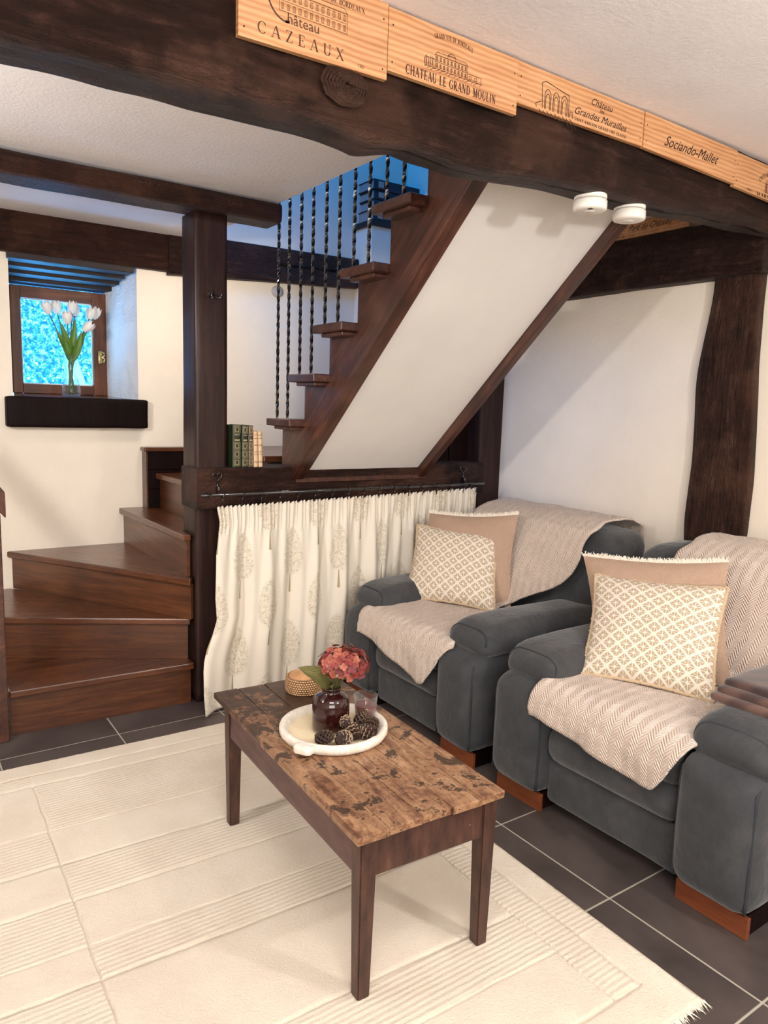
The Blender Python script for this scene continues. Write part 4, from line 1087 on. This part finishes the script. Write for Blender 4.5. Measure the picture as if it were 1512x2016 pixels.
# ================================================================ WINE CRATE BOARDS
YB = 1.487
def crate(x0, x1, zb0, zb1, zt0, zt1, label, seed, yb=YB, th=.013):
    t = thing('crate_board', ((x0+x1)/2, yb, zb0), label, 'board')
    g = G(); yb2 = yb+th
    V = [(x0, yb, zb0), (x1, yb, zb1), (x1, yb, zt1), (x0, yb, zt0), (x0, yb2, zb0), (x1, yb2, zb1), (x1, yb2, zt1), (x0, yb2, zt0)]
    g.add(V, [(0, 1, 2, 3), (4, 7, 6, 5), (0, 4, 5, 1), (1, 5, 6, 2), (2, 6, 7, 3), (3, 7, 4, 0)]).mk('board', pine('crate_pine_%d' % seed, seed), t)
    for x, z in ((x0+.012, zb0+.02), (x0+.012, zt0-.035), (x1-.012, zb1+.02), (x1-.012, zt1-.035)):
        G().lathe([(0, 0), (.0022, 0), (.0022, .0012)], (0, 0, 0), 8)
        G().box((x-.0018, yb-.0008, z-.0018), (x+.0018, yb, z+.0018), .0004, 1).mk('nail', M['inkdark'], t)
    return t
def put(v, f, cx, cz, name, m, t, yb=YB, rot=0.0, T=None):
    c, s = math.cos(rot), math.sin(rot)
    P = [(cx+x*c-y*s, yb-.0006, cz+x*s+y*c) for x, y in v]
    if T: P = [T(p) for p in P]
    return mk(name, P, f, M[m], t)
def lines(segs, w=.0007):
    V = []; F = []
    for x0, y0, x1, y1 in segs:
        a = Vector((x0, y0)); b_ = Vector((x1, y1)); d = b_-a
        if d.length < 1e-7: continue
        n = Vector((-d.y, d.x)).normalized()*w/2; k = len(V)
        V += [tuple(a-n), tuple(b_-n), tuple(b_+n), tuple(a+n)]; F.append((k, k+1, k+2, k+3))
    return V, F
def rects(x, y, w, h): return [(x, y, x+w, y), (x+w, y, x+w, y+h), (x+w, y+h, x, y+h), (x, y+h, x, y)]
# board 1
t = crate(.648, 1.008, 2.113, 2.122, 2.281, 2.281, 'pine crate end board with large capital lettering, leftmost on the big beam', 1)
put(*fit(roman('CAZEAUX', .0225, 1.1, .5), .205), .792, 2.131, 'lettering', 'ink', t)
put(*fit(textmesh('h\u00e2teau', .030), .074), .794, 2.167, 'lettering', 'ink', t)
put(*roman('CRD', .007, 1, .12), .939, 2.129, 'lettering', 'ink', t)
put(*roman('DE BORDEAUX', .0105, .95, .12, wmul=1.3), .902, 2.241, 'lettering', 'ink', t)
seg = []
for k in range(22):
    p = math.radians(100+172*k/22); q = math.radians(100+172*(k+1)/22); seg.append((.046*math.cos(p), .050*math.sin(p), .046*math.cos(q), .050*math.sin(q)))
put(*lines(seg, .0034), .757, 2.218, 'lettering', 'ink', t); put(*lines([(0, 0, .010, .001)], .0055), .752, 2.169, 'lettering', 'ink', t)
def facade(wd, ht, cols, rows, roofed=True, tower=True):
    s = rects(0, 0, wd, ht)
    for r in range(rows): s += [(0, ht*(r+1)/rows, wd, ht*(r+1)/rows)]
    for c in range(cols):
        for r in range(rows):
            cw = wd/cols; rh = ht/rows
            x = cw*c+cw*.3; y = rh*r+rh*.22; s += rects(x, y, cw*.4, rh*.55); s += [(x+cw*.2, y, x+cw*.2, y+rh*.55)]
    if roofed:
        s += [(0, ht, wd*.05, ht*1.22), (wd*.05, ht*1.22, wd*.95, ht*1.22), (wd*.95, ht*1.22, wd, ht)]
    if tower:
        s += rects(wd*.38, ht, wd*.24, ht*.28)+[(wd*.38, ht*1.28, wd*.5, ht*1.5), (wd*.5, ht*1.5, wd*.62, ht*1.28)]
    return s
put(*lines(facade(.163, .040, 12, 2, True, False), .0008), .738, 2.187, 'drawing', 'ink', t)
# board 2
t = crate(1.010, 1.414, 2.144, 2.143, 2.277, 2.275, 'pine crate board with a country house drawing between two lines of lettering', 2)
put(*roman('GRAND VIN DE BORDEAUX', .0100, .70, .16, arcr=.23, wmul=1.5), 1.200, 2.256, 'lettering', 'ink', t)
put(*fit(roman('CHATEAU LE GRAND MOULIN', .0200, .56, .14, wmul=1.6), .280), 1.200, 2.151, 'lettering', 'ink', t)
s_ = facade(.100, .030, 9, 2); s_ += [(x-.03, y*.8, x2-.03, y2*.8) for x, y, x2, y2 in rects(0, 0, .03, .024)]
for k in range(20): s_.append((-.032+.009*k, -.002-.003*(k % 3), -.022+.009*k, .000))
for k in range(9): s_.append((-.03+.003*k, .001, -.032+.003*k+.004*(k % 2), .016+.004*(k % 3)))
s_ += rects(.100, 0, .045, .014)+rects(.106, .003, .007, .007)+rects(.124, .003, .007, .007)
put(*lines(s_, .0011), 1.145, 2.184, 'drawing', 'ink', t)
# board 3
t = crate(1.416, 1.934, 2.175, 2.178, 2.276, 2.276, 'pine crate board with gothic arches drawing and slanted script lettering', 3, YB+.003)
arch = []
def garch(cx, w_, h0, h1):
    s = [(cx-w_/2, 0, cx-w_/2, h0), (cx+w_/2, 0, cx+w_/2, h0)]
    for k in range(6):
        u0, u1 = k/6, (k+1)/6
        for sg in (-1, 1): s.append((cx+sg*w_/2*math.cos(u0*PI/2), h0+(h1-h0)*math.sin(u0*PI/2), cx+sg*w_/2*math.cos(u1*PI/2), h0+(h1-h0)*math.sin(u1*PI/2)))
    return s
for k in range(3): arch += garch(.03+.03*k, .022, .028, .044)+garch(.03+.03*k, .014, .024, .034)
arch += [(.012, 0, .008, .055), (.008, .055, .022, .060), (.022, .060, .105, .048), (.105, .048, .108, 0), (-.012, .006, .008, .014), (-.012, .006, -.008, -.002), (.112, 0, .112, .014), (.112, .014, .120, .014), (.12, .014, .122, 0)]
for k in range(9): arch.append((.0+.014*k, -.003-.002*(k % 2), .012+.016*k, -.013-.001*k))
put(*lines([(x0*1.07, y0*1.13, x1*1.07, y1*1.13) for x0, y0, x1, y1 in arch], .0019), 1.497, 2.184, 'drawing', 'inkdark', t, YB+.003)
for txt, sz, wd, cx, cz in (('Ch\u00e2teau', .026, .092, 1.747, 2.239), ('les', .017, .022, 1.747, 2.2255), ('Grandes Murailles', .028, .222, 1.747, 2.2005)):
    put(*fit(textmesh(txt, sz, .5, .9), wd), cx, cz, 'lettering', 'inkdark', t, YB+.003)
put(*fit(roman('SAINT-EMILION GRAND CRU CLASSE', .0075, .82, .14, serif=False, wmul=1.4), .222), 1.747, 2.1835, 'lettering', 'inkdark', t, YB+.003)
# board 4
t = crate(1.936, 2.430, 2.176, 2.165, 2.276, 2.270, 'pine crate board with one line of slanted script, fourth along the big beam', 4)
put(*fit(textmesh('Sociando-Mallet', .044, .6, .92), .29), 2.180, 2.203, 'lettering', 'inkdark', t)
# board 5
t = crate(2.432, 2.930, 2.160, 2.142, 2.268, 2.258, 'pine crate board with arched lettering over a small drawing, cut by the right edge', 5, YB+.004)
put(*roman('CHATEAU DU TERTRE', .013, .80, .12, arcr=.085, wmul=1.4), 2.650, 2.228, 'lettering', 'inkdark', t, YB+.004)
put(*fit(roman('MARGAUX', .011, .9, .2, wmul=1.4), .150), 2.650, 2.157, 'lettering', 'inkdark', t, YB+.004)
put(*lines(facade(.05, .030, 3, 3), .0016), 2.625, 2.174, 'drawing', 'ink', t, YB+.004)
v, f = textmesh('6 Bout', .011); put(v, f, 2.525, 2.162, 'lettering', 'inkdark', t, YB+.004)
# board on the right wall above the wall beam (faces -x)
t = thing('crate_board', (2.985, 2.30, 2.206), 'pine crate board with handwritten script on the right wall behind the smoke detectors', 'board')
M['pine6'] = pine('crate_pine_6', 6)
G().box((2.982, 2.02, 2.207), (2.996, 2.56, 2.279), .001, 1).mk('board', M['pine6'], t)
for txt, sz, cy, cz in (('Parc du Ch\u00e2teau', .040, 2.225, 2.238), ('Vieux Vin', .016, 2.385, 2.216)):
    v, f = textmesh(txt, sz, .5, .85)
    mk('lettering', [(2.9812, cy-x, cz+y) for x, y in v], f, M['inkdark'], t)

# ================================================================ ON THE TABLE
TZ = .4402
# basket with lid
bk = thing('wicker_basket', (1.150, 2.085, TZ), 'small round coiled wicker basket with lid at the far end of the table', 'basket')
prof = []
for k in range(36):
    z = .052*k/35; prof.append((.056+.004*math.sin(PI*min(1, z/.05))+.0028*abs(math.sin(k*PI/5)), z))
g = G().lathe([(0, .001), (.05, .001)]+prof+[(.0555, .054), (.052, .053), (.050, .040), (0, .040)], (1.150, 2.085, TZ), 96, lambda i, a: .0011*math.sin(a*44+((i//5) % 2)*PI) if 1 < i < 37 else 0)
g.mk('basket_body', M['wicker'], bk, True)
g = G(); pts = []
for k in range(240):
    a = k*2*PI/24; r = .047*(1-k/240)+.002; pts.append((1.150+r*math.cos(a), 2.085+r*math.sin(a), TZ+.052+.008*(k/240)+.0006*math.sin(a*12)))
g.tube(pts, .0028, 6, False).mk('lid', M['wickerlid'], bk, True)
G().lathe([(0, .050), (.046, .046), (.048, .040)], (1.150, 2.085, TZ), 32).mk('lid_base', M['wickerdark'], bk, True)
# tray
TX, TY = 1.068, 1.752
ty_ = thing('round_tray', (TX, TY, TZ), 'round white rough tray with flat lug handle holding vase, candle and cones', 'tray')
R_ = .158
g = G().lathe([(0, .001), (.140, .001), (.152, .004), (.158, .014), (.158, .026), (.155, .030), (.146, .031), (.139, .028), (.134, .018), (.130, .011)], (TX, TY, TZ), 96, lambda i, a: .0018*noise.noise(Vector((math.cos(a)*4, math.sin(a)*4, i*.6))))
a = math.radians(210)
def hT(c): return (TX+math.cos(a)*(c.x)-math.sin(a)*c.y, TY+math.sin(a)*c.x+math.cos(a)*c.y, TZ+c.z)
g2 = G().prism([(.150, -.030), (.178, -.027), (.184, -.018), (.184, .018), (.178, .027), (.150, .030)], .010, .031, .004); 
g.add([hT(p) for p in g2.v], g2.f)
g.mk('tray_body', M['tray'], ty_, True)
G().lathe([(0, .012), (.131, .012)], (TX, TY, TZ), 64).mk('tray_base', M['sand'], ty_, label='pale sandy base')
SZ = TZ+.0125
# ceramic vase
VX, VY = 1.060, 1.757
vz = thing('ceramic_vase', (VX, VY, SZ), 'glossy oxblood ceramic bottle vase standing on the white tray', 'vase')
G().lathe([(0, .0005), (.044, .0005), (.052, .004), (.0545, .014), (.0545, .082), (.051, .096), (.040, .107), (.0285, .112), (.0255, .116), (.0255, .122), (.029, .1245), (.030, .128), (.028, .1305), (.024, .130), (.022, .118), (.020, .10), (0, .10)], (VX, VY, SZ), 48).mk('vase_body', M['ceramic'], vz, True)
# candle in glass
CX, CY = 1.178, 1.752
cd = thing('candle_glass', (CX, CY, SZ), 'burgundy candle in a clear glass tumbler on the white tray', 'candle')
G().lathe([(0, .0), (.026, .0), (.029, .003), (.0365, .082), (.0355, .083), (.0345, .082), (.0285, .008), (0, .008)], (CX, CY, SZ), 40).mk('tumbler', M['glass'], cd, True)
G().lathe([(0, .0085), (.0278, .0085), (.0322, .052), (.028, .051), (0, .0505)], (CX, CY, SZ), 40).mk('wax', M['wax'], cd, True)
G().tube([(CX, CY, SZ+.050), (CX+.001, CY, SZ+.060)], .0012, 6).mk('wick', M['fringe'], cd)
# pine cones
def scale_geo():
    v = [(-.0028, 0, -.0010), (.0028, 0, -.0010), (.0050, .0085, -.0012), (0, .0125, .0022), (-.0050, .0085, -.0012), (-.003, .001, .0012), (.003, .001, .0012), (.0048, .0088, .0022), (-.0048, .0088, .0022), (0, .0125, .0034)]
    f = [(0, 1, 2, 3, 4), (5, 8, 9, 7, 6), (1, 6, 7, 2), (2, 7, 9, 3), (3, 9, 8, 4), (4, 8, 5, 0), (0, 5, 6, 1)]
    return v, f
def cone_mesh(name, t):
    gs, gt = G(), G(); sv, sf = scale_geo(); N = 64
    for k in range(N):
        h = k/N; z = -.020+.046*h; r = .0155*math.sin(PI*(.16+.80*(1-h)**.9))**.8; a = k*2.39996
        tilt = .15+1.0*h
        Rm = Matrix.Rotation(a, 4, 'Z') @ Matrix.Translation((0, r*.30, z)) @ Matrix.Rotation(tilt, 4, 'X') @ Matrix.Scale(.95+.55*math.sin(PI*min(1, h*1.1+.1)), 4)
        gs.add([Rm @ Vector(p) for p in sv], sf)
        tip = [Rm @ Vector(p) for p in ((-.0044, .0090, .0034), (.0044, .0090, .0034), (.0020, .0136, .0040), (-.0020, .0136, .0040))]; gt.add(tip, [(0, 1, 2, 3)])
    gs.tube([(0, 0, -.020), (0, 0, .026)], lambda q: .008*(1-q*.6), 8)
    return gs, gt
cone_root = empty('pine_cone', (0, 0, 0)); cs_, ct_ = cone_mesh('x', None)
ca = cs_.mk('cone_scales', M['cone'], cone_root, kind='stuff'); cb_ = ct_.mk('scale_tips', M['conetip'], cone_root, kind='stuff')
cones = [((.985, 1.672), 0, (1.2, .2, .5), 1.0, 'brown pine cone at the left end of the heap on the tray'),
         ((1.030, 1.640), 0, (1.9, -.3, 2.0), 1.12, 'pine cone with its pale knobbly base turned to the camera on the tray'),
         ((1.082, 1.660), 0, (1.1, .5, 3.2), 1.05, 'dark pine cone lying next to the ceramic vase in the middle of the heap'),
         ((1.118, 1.640), 0, (1.7, .2, 4.0), 1.05, 'dark pine cone nearest the tray rim toward the chairs'),
         ((1.150, 1.678), 0, (1.35, -.5, 5.2), 1.12, 'open pine cone at the right end of the heap on the tray'),
         ((1.118, 1.690), .010, (.5, .3, 1.0), 1.0, 'upright pine cone in front of the candle glass'),
         ((1.070, 1.690), .018, (1.5, .9, 2.7), .9, 'small pine cone resting on top of the heap against the vase')]
for i, ((x, y), dz, rot, sc, lab) in enumerate(cones):
    if i == 0: r = cone_root
    else:
        r = cone_root.copy(); COL.objects.link(r)
        for ch in (ca, cb_): c = ch.copy(); COL.objects.link(c); c.parent = r
    r.location = (x, y, SZ+.0245+dz); r.rotation_euler = rot; r.scale = (sc*1.08,)*3; tag(r, lab, 'pine cone', 'pine cones on the tray')
# hydrangea
hy = thing('hydrangea_stem', (VX, VY, SZ+.10), 'artificial red hydrangea bloom with leaves in the oxblood vase', 'flower')
HC = Vector((1.098, 1.752, SZ+.192))
pg = G()
def petal(ang, s=.0135):
    V = []; 
    for j in range(5):
        for i in range(5):
            u = -1+2*i/4; v = j/4; wd = s*.56*math.sin(PI*(.12+.80*v))**.7
            r = .0012+s*v; z = .0062*v*v-.0035*v*v*v*v+.0022*(1-u*u)*-1*math.sin(PI*v)
            V.append(Vector((u*wd, r, z-.0015*v*v*v*2)))
    Rm = Matrix.Rotation(ang, 4, 'Z'); F = []
    for j in range(4):
        for i in range(4): a_ = j*5+i; F.append((a_, a_+1, a_+6, a_+5))
    return [Rm @ p for p in V], F
for k in range(4): pg.add(*petal(k*PI/2))
pg.tube([(0, 0, -.001), (0, 0, .003)], .0014, 6)
rr = random.Random(11); fl0 = None; cnt = 0; N = 120
for k in range(N):
    h = 1-2*(k+.5)/N; a = k*2.39996; r = math.sqrt(1-h*h)
    d = Vector((r*math.cos(a), r*math.sin(a), h))
    if h < -.42: continue
    P = HC+Vector((d.x*.072, d.y*.072, d.z*.050))*(1+rr.uniform(-.14, .07))
    q = (d+Vector((rr.uniform(-.45, .45), rr.uniform(-.45, .45), rr.uniform(-.2, .5)))).to_track_quat('Z', 'Y').to_matrix().to_4x4()
    Mx = Matrix.Translation(P) @ q @ Matrix.Rotation(rr.uniform(0, 6), 4, 'Z') @ Matrix.Scale(rr.uniform(.74, 1.05), 4)
    if fl0 is None:
        me = bpy.data.meshes.new('floret'); me.from_pydata(pg.v, [], pg.f); me.materials.append(M['petal'])
        me.polygons.foreach_set('use_smooth', [True]*len(me.polygons)); fl0 = me
    o = bpy.data.objects.new('floret', fl0); COL.objects.link(o); o.parent = hy
    o.matrix_local = Matrix.Translation(-ORG[hy.name]) @ Mx
for k in range(9):
    a = k*2*PI/9; e = HC+Vector((.045*math.cos(a), .045*math.sin(a), .005)); b0_ = Vector((VX+.003*math.cos(a), VY+.003*math.sin(a), SZ+.105)); m_ = b0_.lerp(e, .5)+Vector((0, 0, .008))
    G().tube([b0_, m_, e], .0016, 6).mk('stalk', M['hleaf'], hy, True)
def leafmesh(base, tip, wid, nrm, sag, mat, parent, name='leaf', cup=.25, nn=14, uvm=True):
    base, tip, nrm = Vector(base), Vector(tip), Vector(nrm).normalized(); d = tip-base; sd = d.cross(nrm).normalized(); nrm = sd.cross(d).normalized()
    def fn(u, v):
        wd = wid*(math.sin(PI*min(1, v**.85))**.9)*.5*(1+.04*math.sin(v*60)); q = (u-.5)*2
        return base+d*v+sd*q*wd+nrm*(sag*math.sin(PI*v)+cup*wid*abs(q)**1.5*math.sin(PI*v))
    return G().grid(fn, 8, nn).mk(name, mat, parent, True)
leafmesh((VX-.004, VY, SZ+.125), (.948, 1.755, SZ+.208), .055, (-.3, -.6, .7), .010, M['hleaf'], hy)
leafmesh((VX-.002, VY-.004, SZ+.120), (1.030, 1.715, SZ+.150), .034, (-.2, -.8, .5), .006, M['hleaf'], hy)
leafmesh((VX, VY, SZ+.120), (1.098, 1.765, SZ+.150), .028, (.1, -.8, .6), .006, M['hleaf'], hy)

# ================================================================ TULIPS ON THE SILL
GX, GY, GZ = .925, 4.36, 1.3955
gv = thing('glass_vase', (GX, GY, GZ), 'clear waisted glass carafe vase on the window sill', 'vase')
prof = [(0, 0), (.040, 0), (.047, .006), (.049, .025), (.046, .055), (.036, .095), (.027, .125), (.025, .145), (.029, .175), (.036, .205), (.040, .225)]
G().lathe(prof+[(r-.0022, z) for r, z in reversed(prof[1:])]+[(0, .004)], (GX, GY, GZ), 40).mk('vase_body', M['glass'], gv, True)
G().lathe([(0, .0045), (.044, .008), (.0465, .025), (.0435, .055), (.034, .092), (0, .092)], (GX, GY, GZ), 32).mk('water', M['water'], gv, True)
def tulip_head(c, d, s, parent, seed):
    d = Vector(d).normalized(); q = d.to_track_quat('Z', 'Y').to_matrix()
    for k in range(6):
        a = k*PI/3+seed; inner = k % 2
        def fn(u, v):
            ang = a+(u-.5)*1.9*math.sin(PI*min(1, .12+.80*v))
            r = s*.40*(.25+1.0*math.sin(PI*(.10+.66*v)))*(.88 if inner else 1)*.80
            return Vector(c)+q @ Vector((r*math.cos(ang), r*math.sin(ang), s*1.08*v-.1*s+(0 if inner else .0)-.10*s*abs(u-.5)*2*v))
        G().grid(fn, 8, 10).mk('petal', M['tulip'], parent, True)
heads = [((.822, 4.36, 1.832), (-.35, -.1, 1), 'white tulip farthest left in the glass vase'),
         ((.868, 4.38, 1.838), (-.12, 0, 1), 'white tulip second from the left in the glass vase'),
         ((.908, 4.33, 1.785), (-.08, -.2, 1), 'white tulip hanging lowest at the centre of the bunch'),
         ((.945, 4.38, 1.845), (.05, 0, 1), 'white tulip highest at the centre of the bunch'),
         ((.965, 4.42, 1.835), (.10, .3, 1), 'white tulip behind the centre one against the window'),
         ((1.030, 4.37, 1.822), (.30, 0, 1), 'white opened tulip near the right side of the bunch'),
         ((1.060, 4.40, 1.830), (.45, .1, 1), 'white tulip farthest right, touching the window frame'),
         ((.992, 4.32, 1.752), (.75, -.2, .75), 'white tulip tilted right below the others with dark stamens')]
for i, (c, d, lab) in enumerate(heads):
    c = Vector(c); a = i*.8
    t = thing('tulip', (GX, GY, GZ+.02), lab, 'tulip', 'white tulips in the glass vase')
    tulip_head(c, d, .066, t, i*.7)
    base = Vector((GX+.020*math.cos(a+2), GY+.020*math.sin(a+2), GZ+.012)); neck = Vector((GX+.012*math.cos(a), GY+.012*math.sin(a), GZ+.16))
    dd = Vector(d).normalized()
    G().tube([base, base.lerp(neck, .5), neck, neck.lerp(c, .5)+Vector((0, 0, .006)), c-dd*.004], .0030, 8).mk('stem', M['stem'], t, True)
    if i in (0, 1, 2, 3, 5, 7):
        tgt = {0: (.848, 4.33, 1.745), 1: (.866, 4.32, 1.795), 2: (.885, 4.35, 1.72), 3: (.948, 4.32, 1.812), 5: (1.000, 4.33, 1.752), 7: (.975, 4.31, 1.745)}[i]
        leafmesh(neck+Vector((0, -.006, .02)), tgt, .040, (0, -1, .1), .012, M['tleaf'], t)
    if i == 7: G().tube([c+dd*.05, c+dd*.064], .006, 6).mk('stamens', M['darkdot'], t)
